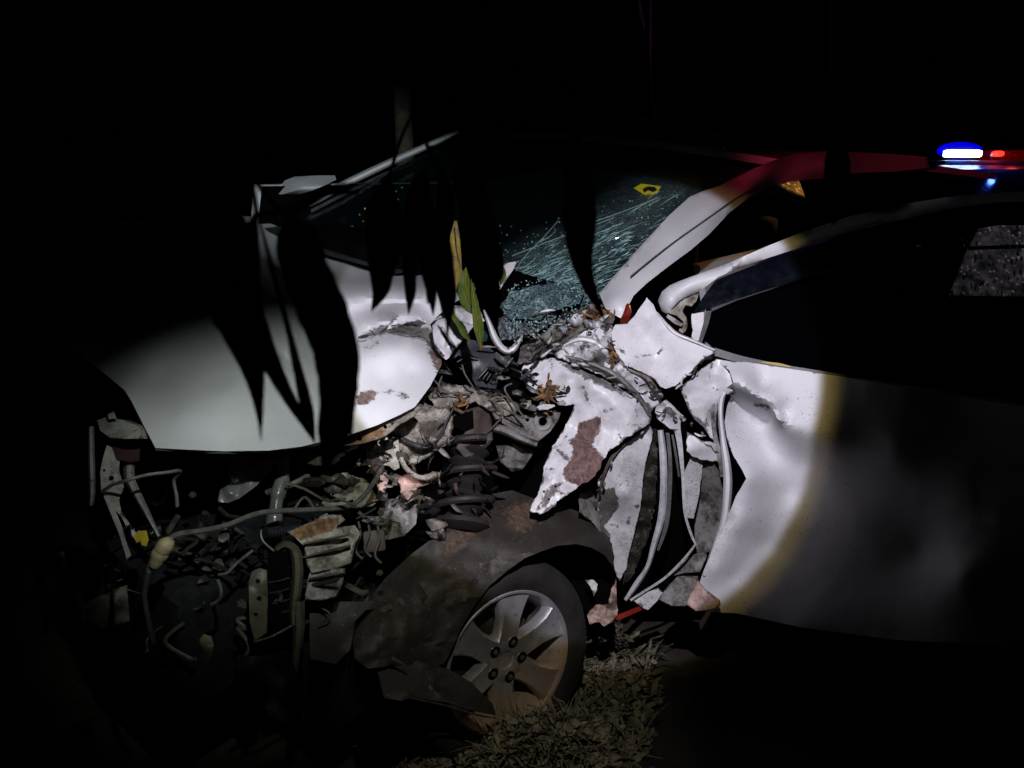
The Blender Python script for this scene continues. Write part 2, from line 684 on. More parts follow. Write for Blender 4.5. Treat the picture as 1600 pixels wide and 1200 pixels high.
M['leafl'] = plain('yellow_green_leaf', (.042, .066, .007), .6, var=.5, scale=25, bumps=.3, spec=.15)
M['leafy'] = plain('yellowing_leaf', (.13, .10, .012), .6, var=.7, scale=30, spec=.15)
M['crown'] = plain('foliage', (.05, .09, .03), .6, var=.5, scale=5)
M['grass'] = plain('grass_blade', (.13, .12, .075), .6, var=.9, scale=45)
M['litter'] = plain('dead_leaf', (.20, .17, .11), .7, var=.9, scale=30)
M['wood'] = plain('bark_splinter', (.24, .125, .04), .8, var=.8, scale=70, bumps=.6)
M['woodd'] = plain('dark_bark_splinter', (.12, .06, .025), .8, var=.8, scale=70, bumps=.8)
M['police'] = plain('dark_vehicle_paint', (.012, .012, .018), .3, coat=.5, bumps=0)
M['pglass'] = plain('dark_vehicle_glass', (.004, .004, .006), .04, bumps=0)
M['chrome'] = plain('chrome', (.6, .6, .6), .15, 1.0, bumps=0)


def alloy_mat():
    m, t, b = nt('dirty_alloy')
    obj = nd(t, 'ShaderNodeTexCoord').outputs['Object']
    sep = nd(t, 'ShaderNodeSeparateXYZ')
    t.links.new(obj, sep.inputs[0])
    n1 = noise_n(t, obj, 14, 6, .65)
    n2 = noise_n(t, obj, 70, 5, .6)
    # mud dried on the lower half
    mud = ramp(t, mth(t, 'ADD', mth(t, 'MULTIPLY', sep.outputs['Z'], -4.0), mth(t, 'MULTIPLY', mth(t, 'SUBTRACT', n1, .5), 2.0)), -.1, .35)
    c = mixc(t, mud, (.58, .57, .60), (.40, .28, .19))
    c = mixc(t, ramp(t, n2, .60, .72, 0, .8), c, (.10, .07, .05))
    t.links.new(c, b.inputs['Base Color'])
    t.links.new(ramp(t, mud, 0, 1, .75, .25), b.inputs['Metallic'])
    t.links.new(ramp(t, n1, .3, .7, .26, .5), b.inputs['Roughness'])
    bump(t, b, n2, .25, .002)
    return m


M['alloy'] = alloy_mat()


def screen_mat():
    """laminated windscreen glass: clear and dark, with cracked frosty zones"""
    m, t, b = nt('cracked_glass')
    obj = nd(t, 'ShaderNodeTexCoord').outputs['Object']
    vo = nd(t, 'ShaderNodeTexVoronoi', feature='DISTANCE_TO_EDGE')
    vo.inputs['Scale'].default_value = 75
    t.links.new(obj, vo.inputs['Vector'])
    n1 = noise_n(t, obj, 30, 6, .7)
    n2 = noise_n(t, obj, 160, 3, .6)
    fr = attr(t, 'frost')
    line = ramp(t, vo.outputs['Distance'], 0.02, .16, 1, 0)
    f = mth(t, 'MULTIPLY', fr, mth(t, 'ADD', mth(t, 'MULTIPLY', line, .5), mth(t, 'MULTIPLY', ramp(t, n2, .35, .7), .8)), True)
    f = mth(t, 'MULTIPLY', f, ramp(t, n1, .25, .6, .35, 1.0), True)
    col = mixc(t, f, (.004, .011, .011), (.36, .54, .56))
    t.links.new(col, b.inputs['Base Color'])
    b.inputs['Roughness'].default_value = .12
    t.links.new(ramp(t, f, 0, 1, .45, 1.0), b.inputs['Alpha'])
    h = mth(t, 'ADD', n2, mth(t, 'MULTIPLY', line, .6))
    bp = nd(t, 'ShaderNodeBump')
    bp.inputs['Distance'].default_value = .004
    t.links.new(mth(t, 'MULTIPLY', fr, .9), bp.inputs['Strength'])
    t.links.new(h, bp.inputs['Height'])
    t.links.new(bp.outputs[0], b.inputs['Normal'])
    return m


M['screen'] = screen_mat()


def simple_glass(name, col, rough, alpha, spec=.5):
    m, t, b = nt(name)
    b.inputs['Base Color'].default_value = col + (1,)
    b.inputs['Roughness'].default_value = rough
    b.inputs['Alpha'].default_value = alpha
    b.inputs['Specular IOR Level'].default_value = spec
    return m


M['crack'] = simple_glass('glass_crack', (.36, .58, .57), .08, 1.0, 1.0)
M['window'] = simple_glass('tinted_window', (.001, .0012, .0016), .03, .95, .3)
M['window_clear'] = simple_glass('clear_window_glass', (.001, .0012, .0016), .03, .2, .3)
M['drop'] = simple_glass('water_drop', (.8, .8, .82), .05, .9, 1.0)


def wet_pane(name, col):
    m = bpy.data.materials.new(name)
    m.use_nodes = True
    t = m.node_tree
    t.nodes.clear()
    o = nd(t, 'ShaderNodeOutputMaterial')
    obj = nd(t, 'ShaderNodeTexCoord').outputs['Object']
    vo = nd(t, 'ShaderNodeTexVoronoi')
    vo.inputs['Scale'].default_value = 45
    t.links.new(obj, vo.inputs['Vector'])
    n1 = noise_n(t, obj, 22, 5, .7)
    tr = nd(t, 'ShaderNodeBsdfTranslucent')
    c = mixc(t, ramp(t, n1, .35, .7), tuple(x * .25 for x in col), col)
    c = mixc(t, ramp(t, vo.outputs['Distance'], .12, .28, 1, 0), c, tuple(min(1, x * 2.2) for x in col))
    t.links.new(c, tr.inputs['Color'])
    gl = nd(t, 'ShaderNodeBsdfGlossy')
    gl.inputs['Roughness'].default_value = .08
    gl.inputs['Color'].default_value = (.6, .6, .6, 1)
    mx = nd(t, 'ShaderNodeMixShader')
    mx.inputs[0].default_value = .06
    t.links.new(tr.outputs[0], mx.inputs[1])
    t.links.new(gl.outputs[0], mx.inputs[2])
    t.links.new(mx.outputs[0], o.inputs[0])
    return m


M['wet'] = wet_pane('wet_tinted_pane', (.5, .5, .5))
M['wetdark'] = wet_pane('wet_dark_pane', (.10, .09, .08))  # same wet pane in a darker colour


def emit(name, col, s):
    m, t, b = nt(name)
    b.inputs['Base Color'].default_value = (.02, .02, .02, 1)
    b.inputs['Emission Color'].default_value = col + (1,)
    b.inputs['Emission Strength'].default_value = s
    return m


def lens_mat(name, col, s):
    """coloured plastic dome glowing from the lamp inside it"""
    m = bpy.data.materials.new(name)
    m.use_nodes = True
    t = m.node_tree
    t.nodes.clear()
    o = nd(t, 'ShaderNodeOutputMaterial')
    e = nd(t, 'ShaderNodeEmission')
    e.inputs['Color'].default_value = col + (1,)
    e.inputs['Strength'].default_value = s
    tr = nd(t, 'ShaderNodeBsdfTransparent')
    tr.inputs['Color'].default_value = tuple(.55 + .45 * x for x in col) + (1,)
    lw = nd(t, 'ShaderNodeBsdfGlossy')
    lw.inputs['Roughness'].default_value = .1
    ad = nd(t, 'ShaderNodeAddShader')
    t.links.new(e.outputs[0], ad.inputs[0])
    t.links.new(tr.outputs[0], ad.inputs[1])
    mx = nd(t, 'ShaderNodeMixShader')
    mx.inputs[0].default_value = .05
    t.links.new(ad.outputs[0], mx.inputs[1])
    t.links.new(lw.outputs[0], mx.inputs[2])
    t.links.new(mx.outputs[0], o.inputs[0])
    return m


M['led_blue'] = emit('lit_blue_lamp', (.55, .75, 1.0), 14)
M['led_red'] = emit('lit_red_lamp', (1.0, .06, .03), 2.2)
M['lens_halo_blue'] = lens_mat('blue_lens_halo', (.0, .0, 1.0), .30)
M['lens_red'] = lens_mat('red_lens', (1.0, .0, .0), .02)


# ------------------------------------------------------------------ ground
GZ = -0.05


def ground_h(x, y):
    h = GZ + .05 * mnoise.fractal(Vector((x * .5, y * .5, 3.1)), 1, 2, 3)
    h += .018 * mnoise.fractal(Vector((x * 4, y * 4, 1.7)), 1, 2, 4)
    r = math.hypot(x - .2, y - 1.9)
    h += .17 * math.exp(-(((x - .06) / .24) ** 2 + ((y - 1.53) / .10) ** 2))
    h += .05 * math.exp(-(((x - .16) / .26) ** 2 + ((y - 1.56) / .16) ** 2))
    return h


def build_ground():
    def axis(lo, hi, c, fine, n):
        pts = set()
        for i in range(-n, n + 1):
            t = i / n
            pts.add(round(c + fine * n * .5 * t + (hi - lo) * .5 * t ** 5, 4))
        return sorted(pts)
    xs = axis(-60, 60, 0.1, .05, 60)
    ys = axis(-60, 60, 1.9, .05, 60)
    V, Fc = [], []
    for y in ys:
        for x in xs:
            V.append((x, y, ground_h(x, y)))
    n = len(xs)
    for j in range(len(ys) - 1):
        for i in range(n - 1):
            a = j * n + i
            Fc.append((a, a + 1, a + n + 1, a + n))
    o = mesh_obj('ground', V, Fc, M['soil'], None)
    o['kind'] = 'structure'
    return o


build_ground()

# ------------------------------------------------------------------ the wrecked car
CAR0 = Vector((-0.05, 1.9, GZ))
CAR = thing('wrecked_car', 'crashed white car with torn front wing, shattered windscreen and crushed engine bay', 'car', CAR0)
HD = Vector((-.60, -.80, 0)).normalized()     # heading of the car
RT = Vector((-.80, .60, .13)).normalized()     # to its far side (slightly raised)
UP = HD.cross(RT).normalized()
if UP.z < 0:
    UP = -UP
Z1 = lambda p: zc(640, 460, .1625, p)
Z2 = lambda p: zc(520, 600, .2125, p)
Z3 = lambda p: zc(920, 440, .1625, p)
Z4 = lambda p: zc(960, 600, .15, p)
Z5 = lambda p: zc(50, 550, .3125, p)
Z6 = lambda p: zc(500, 450, .3125, p)
Z7 = lambda p: zc(800, 430, .3125, p)
Z8 = lambda p: zc(800, 700, .3125, p)
ZA = lambda p: zc(0, 700, .375, p)

# ---- hood
hood_out = [(243, 700), (300, 703), (350, 705), (420, 704), (470, 698), (500, 691), (545, 680), (590, 664), (625, 648), (648, 636), (672, 604),
            (690, 570), (690, 548), (678, 528), (672, 505), (690, 488), (715, 470), (740, 455), (760, 440), (700, 430), (640, 424), (580, 411),
            (540, 400), (500, 387), (470, 370), (430, 352), (392, 338), (300, 335), (180, 345), (40, 372), (-60, 420), (-40, 460), (40, 500),
            (112, 545), (165, 585), (194, 609), (205, 626), (222, 660)]
hood_ctrl = [(243, 700, 1.36), (350, 705, 1.40), (500, 691, 1.55), (590, 664, 1.66), (648, 636, 1.74), (690, 565, 1.97), (672, 505, 2.08),
             (112, 545, 1.80), (194, 609, 1.60), (222, 660, 1.46), (40, 500, 2.0), (-60, 430, 2.35), (180, 345, 2.95), (392, 338, 3.05), (500, 387, 2.95), (580, 411, 2.88),
             (640, 424, 2.72), (740, 455, 2.32), (350, 600, 1.63), (300, 650, 1.49), (450, 560, 1.78), (420, 640, 1.56), (250, 590, 1.72),
             (600, 590, 1.835), (640, 580, 1.885), (560, 640, 1.66), (600, 480, 2.01), (540, 490, 1.95)]
hood_cre = [[(170, 588, 1.70), (240, 545, 1.84), (320, 505, 1.98), (410, 470, 2.03), (500, 459, 2.03), (600, 454, 2.06), (680, 458, 2.12)],
            [(285, 640, 1.515), (340, 615, 1.58), (400, 580, 1.68), (470, 552, 1.78)],
            [(563, 524, 2.02), (600, 510, 2.095), (640, 508, 2.12), (668, 520, 2.10), (684, 540, 2.06)],
            [(566, 542, 1.90), (600, 531, 1.94), (640, 529, 1.965), (662, 546, 1.96), (672, 565, 1.935)]]
hood = sheet('hood', CAR, hood_out, hood_ctrl, M['hood'], res=8, thick=.004, creases=hood_cre, seed=1, c=.08,
             wear=[[(560, 530), (580, 514), (610, 505), (640, 506), (668, 511), (684, 522), (672, 537), (655, 529), (630, 526), (600, 521), (575, 530)], [(568, 545), (590, 532), (594, 534), (572, 548)],
                   [(585, 610), (615, 607), (640, 620), (636, 626), (612, 614), (588, 614)],
                   [(655, 520), (688, 535), (692, 560), (680, 560), (672, 545)]],
             scuff=0, stain=[[(666, 545), (680, 538), (697, 568), (701, 584), (690, 592), (680, 576)], [(556, 622), (562, 612), (585, 608), (588, 618), (575, 632), (554, 634)]], soft=7, edge_px=7)
# folded inner edge of the hood along the front
ribbon('hood_lip', hood, [(243, 702, 1.362), (350, 707, 1.402), (430, 706, 1.47), (500, 693, 1.552), (560, 677, 1.625)], 4, M['black'], thick=.02)
# hood underside frame seen below the near edge
sheet('hood_inner_frame', CAR, Z6([(80, 785), (120, 745), (200, 705), (330, 655), (430, 605), (500, 575), (520, 590), (470, 640), (390, 690), (330, 740), (230, 775), (130, 788)]),
      [(530, 690, 1.66), (600, 660, 1.72), (660, 632, 1.80), (560, 680, 1.68)], M['cream'], res=5, seed=2, jit=(8, .012), rag=.8,
      holes=[(562, 685, 4), (602, 667, 3), (613, 662, 2)], stain=[[(530, 690), (600, 665), (600, 680), (545, 697)]])
# far corner of the hood, bent up beside the screen
sheet('hood_corner', CAR, Z1([(215, 300), (270, 240), (400, 215), (500, 260), (590, 290), (640, 270), (560, 380), (470, 490), (380, 610), (350, 630), (280, 570), (235, 470)]),
      [(675, 508, 2.0), (720, 500, 2.06), (744, 505, 2.1), (700, 558, 1.96), (680, 545, 1.96)], M['paint'], res=4, seed=3, jit=(5, .015),
      creases=[[(684, 512, 1.97), (694, 534, 1.93), (708, 542, 1.94)]], edge_px=5)
sheet('hood_corner', CAR, [(772, 422), (790, 411), (809, 408), (803, 420), (786, 445), (777, 460), (768, 470), (760, 450)],
      [(772, 422, 2.33), (809, 408, 2.38), (775, 460, 2.28)], M['paint'], res=4, seed=4)
sheet('hood_corner', CAR, [(640, 478), (680, 470), (720, 478), (752, 488), (758, 502), (740, 512), (715, 500), (690, 497), (672, 505), (650, 500), (636, 505), (600, 518), (612, 500)],
      [(640, 480, 2.16), (690, 478, 2.18), (755, 495, 2.14), (680, 500, 2.08), (610, 512, 2.06)], M['paint'], res=3, seed=5, jit=(20, .035), c=.02, ridge=.02, rag=1.5, edge_px=9,
      wear=[[(655, 488), (690, 484), (700, 492), (660, 498)]])

# ---- windscreen
ws_out = [(430, 352), (500, 322), (600, 272), (672, 232), (715, 208), (800, 214), (900, 226), (1000, 240), (1100, 254), (1190, 262), (1140, 285), (1090, 302),
          (1040, 345), (990, 398), (950, 445), (935, 470), (915, 488), (900, 505), (860, 512), (820, 505), (785, 480), (740, 452), (690, 432), (620, 420), (560, 404), (500, 385)]
ws_ctrl = [(430, 352, 3.06), (600, 272, 3.32), (715, 208, 3.65), (900, 226, 3.35), (1100, 254, 3.0), (1190, 262, 2.80), (1090, 302, 2.55), (990, 398, 2.36), (935, 470, 2.26),
           (900, 505, 2.22), (785, 480, 2.33), (690, 432, 2.55), (560, 404, 2.78), (500, 385, 2.90), (850, 400, 2.52), (900, 330, 2.75), (760, 330, 2.98), (860, 470, 2.34)]
screen = sheet('windscreen', CAR, ws_out, ws_ctrl, M['screen'], res=9, thick=.006, seed=6, jit=(40, .012), edge_px=0, soft=40,
               frost=[[(780, 485), (800, 420), (850, 390), (905, 380), (950, 385), (935, 460), (900, 508), (850, 515)], [(790, 470), (810, 430), (900, 400), (930, 430), (900, 500), (830, 510)],
                      [(1180, 262), (1060, 262), (960, 330), (880, 390), (930, 400), (1000, 370), (1080, 300)]])
ws_ev = rbf(ws_ctrl)
rng = random.Random(5)


def slivers(name, parent, n, region, ang, length, width, mat, ev, lift=.006, spread=.25, bias=None):
    """glass cracks and glints: thin raised slivers lying on the screen"""
    V, Fc = [], []
    xs = [q[0] for q in region]
    ys = [q[1] for q in region]
    k = 0
    guard = 0
    while k < n and guard < n * 60:
        guard += 1
        u, v = rng.uniform(min(xs), max(xs)), rng.uniform(min(ys), max(ys))
        if not in_poly((u, v), region):
            continue
        if bias and rng.random() > bias(u, v):
            continue
        a = ang + rng.gauss(0, spread)
        L = rng.uniform(*length) * .5
        w = rng.uniform(*width) * .5
        pts = []
        bend = rng.uniform(-.25, .25)
        for t in (-1, -.3, .3, 1):
            uu = u + math.cos(a) * L * t - math.sin(a) * L * bend * t * t
            vv = v - math.sin(a) * L * t - math.cos(a) * L * bend * t * t
            pts.append((uu, vv))
        nx, ny = math.sin(a), math.cos(a)
        dd = ev(pts)
        s = len(V)
        tilt = rng.uniform(-1, 1) * .006
        for (uu, vv), d, ww in zip(pts, dd, (.25, 1, 1, .25)):
            V.append(P(uu + nx * w * ww, vv + ny * w * ww, d - lift + tilt))
            V.append(P(uu - nx * w * ww, vv - ny * w * ww, d - lift - tilt))
            V.append(P(uu, vv, d - lift + .003))
        for i in range(3):
            b = s + i * 3
            Fc += [(b, b + 3, b + 4, b + 1), (b + 1, b + 4, b + 5, b + 2), (b + 2, b + 5, b + 3, b)]
        k += 1
    return mesh_obj(name, V, Fc, mat, parent, smooth=False, kind='stuff')


crack_reg = [(785, 490), (790, 440), (810, 410), (840, 375), (900, 345), (960, 320), (1030, 300), (1075, 300), (1040, 340), (990, 395), (945, 445), (930, 475), (890, 505)]
slivers('glass_cracks', screen, 560, crack_reg, RAD(24), (6, 48), (.35, 1.15), M['crack'], ws_ev, spread=.16, bias=lambda u, v: .2 + .8 * max(0, min(1, (v - 330) / 120)))
slivers('glass_cracks', screen, 200, crack_reg, RAD(60), (4, 20), (.35, 1.0), M['crack'], ws_ev, spread=.5, bias=lambda u, v: max(.05, min(1, (v - 380) / 90)))
slivers('glass_glints', screen, 320, [(770, 480), (690, 440), (740, 330), (820, 360), (900, 330), (1040, 290), (1080, 295), (1000, 390), (930, 470), (880, 500)], 0,
        (1.5, 4.5), (1.0, 2.6), M['crack'], ws_ev, lift=.009, spread=3)
slivers('amber_glints', screen, 16, [(520, 392), (545, 350), (600, 275), (650, 300), (640, 330), (570, 380)], 0, (1.5, 4), (1.2, 2.6), simple_glass('amber_glint', (1.0, .45, .10), .1, 1.0, 1.0), ws_ev, lift=.01, spread=3)  # amber colour stands in for reflections of amber lights
slivers('glass_glints', screen, 26, [(520, 392), (560, 330), (640, 270), (700, 300), (690, 380), (620, 410)], 0, (2, 4.5), (1.4, 2.6), M['crack'], ws_ev, lift=.009, spread=3)
slivers('glass_cracks', screen, 260, [(785, 490), (800, 430), (850, 395), (920, 370), (985, 360), (985, 395), (945, 445), (930, 475), (890, 505)], RAD(22), (6, 22), (.9, 2.2), M['crack'], ws_ev, lift=.008, spread=.14)
slivers('glass_glints', screen, 480, [(785, 500), (795, 445), (860, 430), (925, 425), (925, 470), (880, 520), (800, 535)], 0, (1.5, 5), (1.0, 2.6), M['crack'], lambda q: ws_ev(q) - .17, lift=.009, spread=3)
# long cracks reaching up the glass
for path in ([(930, 346), (980, 328), (1030, 308)], [(790, 470), (812, 412), (850, 370), (872, 345)], [(830, 440), (880, 420), (950, 372), (992, 352)], [(800, 400), (850, 380), (900, 362), (960, 340)],
             [(815, 425), (870, 398), (930, 366), (975, 348)]):
    dd = ws_ev(path)
    tube('long_crack', screen, [(u, v, d - .007) for (u, v), d in zip(path, dd)], .0013, M['crack'], seg=4)
# folded-down crushed glass along the lower edge
def granular(name, lo, hi, sc):
    m, t, b = nt(name)
    obj = nd(t, 'ShaderNodeTexCoord').outputs['Object']
    vo = nd(t, 'ShaderNodeTexVoronoi')
    vo.inputs['Scale'].default_value = sc
    t.links.new(obj, vo.inputs['Vector'])
    sep = nd(t, 'ShaderNodeSeparateColor')
    t.links.new(vo.outputs['Color'], sep.inputs[0])
    n1 = noise_n(t, obj, 28, 8, .7)
    f = mth(t, 'MULTIPLY', ramp(t, sep.outputs[0], .15, 1.0), ramp(t, n1, .3, .62))
    t.links.new(mixc(t, f, lo, hi), b.inputs['Base Color'])
    b.inputs['Roughness'].default_value = .22
    bump(t, b, mth(t, 'ADD', sep.outputs[1], n1), .9, .006)
    return m


M['crusht'] = granular('crushed_teal_glass', (.03, .065, .068), (.42, .60, .62), 190)
M['crush'] = granular('crushed_grey_glass', (.05, .06, .065), (.42, .45, .48), 170)
sheet('crushed_glass', CAR, [(782, 478), (800, 455), (840, 445), (880, 440), (915, 450), (905, 474), (880, 480), (852, 492), (845, 500), (815, 498), (795, 500)],
      [(785, 478, 2.18), (915, 455, 2.20), (800, 500, 2.10), (880, 482, 2.12), (850, 460, 2.17)], M['crusht'], res=4, seed=8, jit=(30, .03), rag=2, fine=.01, edge_px=6)
sheet('crushed_glass', CAR, Z1([(845, 240), (930, 190), (1080, 210), (1200, 190), (1350, 130), (1420, 160), (1370, 260), (1300, 330), (1190, 360), (1100, 385), (960, 440), (880, 430), (845, 350)]),
      [(778, 500, 2.16), (860, 482, 2.2), (860, 512, 2.1), (790, 530, 2.1)], M['crush'], res=4, seed=9, jit=(30, .03), rag=2, fine=.01, edge_px=6)
# yellow inspection sticker on the glass
st = sheet('sticker', CAR, [(990, 294), (1002, 287), (1033, 291), (1026, 303), (1011, 307)], [(990, 294, 2.78), (1033, 291, 2.72), (1011, 307, 2.73)],
           plain('yellow_sticker', (.62, .55, .02), .4, var=.25, bumps=0), res=4, thick=.001, edge_px=0)
sheet('sticker_print', st, [(1004, 295), (1012, 291), (1023, 292), (1027, 297), (1020, 300), (1013, 297), (1006, 301)], [(990, 294, 2.774), (1033, 291, 2.714), (1011, 307, 2.724)], M['black'], res=3, thick=.001, edge_px=0)

# ---- near windscreen pillar and roof rail
pil_out = [(936, 459), (948, 445), (962, 428), (1000, 385), (1046, 336), (1078, 307), (1100, 298), (1125, 290), (1150, 277), (1180, 262), (1210, 250), (1245, 240), (1290, 236), (1340, 238), (1400, 241), (1450, 245),
           (1452, 262), (1400, 268), (1340, 270), (1290, 278), (1240, 283), (1205, 291), (1170, 309), (1140, 332), (1108, 366), (1080, 390), (1046, 415), (1010, 443), (990, 462),
           (983, 475), (985, 492), (975, 500), (960, 492), (946, 482)]
pil_ctrl = [(940, 462, 2.23), (1000, 387, 2.33), (1078, 309, 2.47), (1150, 279, 2.62), (1245, 242, 2.86), (1290, 238, 2.95), (1450, 247, 3.4), (1450, 262, 3.38), (1290, 276, 2.93),
            (1205, 290, 2.72), (1140, 331, 2.5), (1080, 389, 2.33), (1010, 442, 2.2), (985, 476, 2.15), (960, 490, 2.15)]
pil_cre = [[(958, 468, 2.165), (1000, 425, 2.225), (1060, 372, 2.32), (1110, 330, 2.42), (1170, 290, 2.57), (1240, 260, 2.78), (1290, 256, 2.87)]]
sheet('windscreen_pillar', CAR, pil_out, pil_ctrl, M['hood'], res=6, thick=.05, creases=pil_cre, seed=11, c=.25,
      wear=[[(976, 408), (984, 406), (980, 420), (974, 416)]], soft=4, edge_px=3, sharp=50)
ribbon('drip_moulding', CAR, [(985, 432, 2.185), (1040, 388, 2.27), (1100, 345, 2.38), (1160, 304, 2.53), (1210, 282, 2.66)], 2.2, M['seal'], thick=.004)
# far pillar: thin bright edge beside the glass
far = [(393, 340, 3.06), (430, 331, 3.08), (480, 318, 3.12), (540, 287, 3.22), (600, 258, 3.34), (672, 226, 3.55), (717, 206, 3.66)]
ribbon('windscreen_pillar', CAR, far, [6, 9, 12, 12, 11, 10, 8], M['hood'], thick=.05, bow=.02)
ribbon('glass_trim', CAR, [(q[0] + 6, q[1] + 12, q[2]) for q in far[2:]], [5, 5, 5, 4, 3], M['dark'], thick=.02)
sheet('mirror', CAR, [(432, 303), (436, 293), (445, 282), (460, 276), (497, 274), (499, 281), (480, 290), (460, 298), (440, 304)],
      [(432, 303, 3.0), (497, 274, 3.1), (460, 278, 3.02), (465, 288, 2.95)], M['hood'], res=5, ext=tuple(-HD * .09 + UP * .0), seed=12, c=.3, edge_px=0)
sheet('cowl_edge', CAR, [(395, 345), (430, 352), (500, 386), (575, 410), (640, 424), (620, 428), (560, 412), (495, 394), (420, 362)],
      [(395, 345, 3.05), (500, 388, 2.72), (640, 426, 2.50)], M['dark'], res=8, thick=.01, edge_px=0)


def roof_shell():
    near = [P(1245, 240, 2.88), P(1340, 238, 3.14), P(1450, 246, 3.42), P(1560, 262, 3.8)]
    farp = [P(800, 196, 3.85), P(900, 200, 4.1), P(1020, 212, 4.4), P(1150, 228, 4.75)]
    V, Fc = [], []
    K = 9
    for a, b in zip(near, farp):
        for k in range(K):
            t = k / (K - 1)
            p = a.lerp(b, t) + UP * (.022 * math.sin(math.pi * t) - .03)
            V.append(p)
    n = len(V)
    V += [p - UP * .03 for p in V]
    for i in range(len(near) - 1):
        for k in range(K - 1):
            a = i * K + k
            Fc.append((a, a + K, a + K + 1, a + 1))
            Fc.append((n + a, n + a + 1, n + a + K + 1, n + a + K))
    for k in range(K - 1):
        Fc.append((k, k + 1, n + k + 1, n + k))
        e = (len(near) - 1) * K + k
        Fc.append((e, n + e, n + e + 1, e + 1))
    for i in range(len(near) - 1):
        Fc.append((i * K, n + i * K, n + i * K + K, i * K + K))
        e = i * K + K - 1
        Fc.append((e, e + K, n + e + K, n + e))
    mesh_obj('roof', V, Fc, M['hood'], CAR)
    W = [p - UP * .012 for p in V[n:]]
    G = []
    for i in range(len(near) - 1):
        for k in range(K - 1):
            a = i * K + k
            G.append((a, a + K, a + K + 1, a + 1))
    W2 = [p - UP * .008 for p in W]
    G += [tuple(n + q for q in reversed(f)) for f in G]
    mesh_obj('headlining', W + W2, G, M['void'], CAR)


roof_shell()


def strip3(name, rows, mat, thick=.03, parent=CAR):
    """surface through rows of world points with a thickness along the far-side axis"""
    K = len(rows[0])
    V = [Vector(p) for r in rows for p in r]
    n = len(V)
    V += [p + RT * thick for p in V]
    Fc = []
    for i in range(len(rows) - 1):
        for k in range(K - 1):
            a = i * K + k
            Fc += [(a, a + 1, a + K + 1, a + K), (n + a, n + a + K, n + a + K + 1, n + a + 1)]
    for k in range(K - 1):
        e = (len(rows) - 1) * K + k
        Fc += [(k, n + k, n + k + 1, k + 1), (e, e + 1, n + e + 1, n + e)]
    for i in range(len(rows) - 1):
        e = i * K + K - 1
        Fc += [(i * K, i * K + K, n + i * K + K, n + i * K), (e, n + e, n + e + K, e + K)]
    return mesh_obj(name, V, Fc, mat, parent)


# body behind the front door (mostly lost in the dark): near rear side, tail, far side
PBW = P(960, 485, 2.2)
s0 = PBW + RT * .02


def bp(s, lat, z):
    return s0 - HD * s + RT * lat + Vector((0, 0, z - s0.z + lat * 0.02))


rows = [[bp(s, 0.06 + o1, z) for z, o1 in ((.28, .06), (.45, 0), (.75, -.03), (1.0, .02), (1.12, .06))] for s in (.95, 1.5, 2.1, 2.6, 2.95)]
strip3('rear_side_panel', rows, M['hood'])
rows = [[bp(s, 1.62 - o1, z + .1) for z, o1 in ((.28, .06), (.45, 0), (.75, -.03), (1.0, .02), (1.12, .06))] for s in (-.1, .6, 1.3, 2.0, 2.95)]
strip3('far_side_panel', rows, M['hood'], .03)
rows = [[p - RT * .03 for p in r] for r in rows]
strip3('far_door_trim', rows, M['void'], .01)
rows = [[bp(2.95 + o1, .1 + 1.5 * t, z + .1 * t) for z, o1 in ((.3, 0), (.6, .08), (.9, .1), (1.13, 0))] for t in (0, .25, .5, .75, 1)]
strip3('tail_panel', rows, M['hood'])
lin = [[bp(2.93 + o1, .14 + 1.42 * t, z + .1 * t) for z, o1 in ((.3, 0), (.6, .05), (.9, .06), (1.10, -.02))] for t in (0, .25, .5, .75, 1)]
strip3('tail_lining', [[p + HD * .03 for p in r] for r in lin], M['void'], .01)
rows = [[bp(s, .1 + 1.5 * t, zz + .1 * t + .03 * math.sin(math.pi * t)) for t in (0, .25, .5, .75, 1)] for s, zz in ((1.9, 1.58), (2.3, 1.33), (2.5, 1.17), (2.95, 1.13))]
strip3('back_window', [[p + UP * .004 for p in r] for r in rows[:2]], M['wet'], .004)
strip3('rear_deck', rows[1:], M['hood'], .02)
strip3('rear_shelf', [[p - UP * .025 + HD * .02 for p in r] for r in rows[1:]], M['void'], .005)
spot('amber_lamp', tuple(bp(2.5, .02, 1.50)), tuple(bp(1.95, .14, 1.47)), 16, 26, .6, (1.0, .45, .08), .02)
rows = [[bp(s, .12 + 1.4 * t, .3) for t in (0, .5, 1)] for s in (-.2, 1.2, 2.9)]
strip3('floor_pan', rows, M['void'], .03)
# dashboard, seats
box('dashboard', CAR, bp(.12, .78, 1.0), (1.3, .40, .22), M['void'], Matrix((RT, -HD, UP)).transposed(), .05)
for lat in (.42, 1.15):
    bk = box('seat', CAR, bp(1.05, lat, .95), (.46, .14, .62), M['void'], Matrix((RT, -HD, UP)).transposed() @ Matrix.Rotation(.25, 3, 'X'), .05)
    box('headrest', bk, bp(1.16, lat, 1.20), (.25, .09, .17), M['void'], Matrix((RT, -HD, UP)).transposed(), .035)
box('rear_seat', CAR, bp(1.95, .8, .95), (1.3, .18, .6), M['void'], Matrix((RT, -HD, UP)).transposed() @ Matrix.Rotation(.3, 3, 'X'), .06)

# windows glimpsed through the cabin
sheet('rear_window', CAR, [(1328, 278), (1342, 272), (1418, 277), (1415, 300), (1408, 318), (1332, 327)], [(1328, 278, 3.5), (1418, 277, 3.7), (1332, 327, 3.5)], M['wetdark'], res=6, thick=.004, edge_px=0)
sheet('centre_pillar', CAR, [(1268, 276), (1330, 271), (1332, 345), (1300, 372), (1275, 378)], [(1268, 276, 2.99), (1330, 271, 3.12), (1275, 378, 2.9), (1332, 345, 3.05)], M['void'], res=10, thick=.05, edge_px=0)

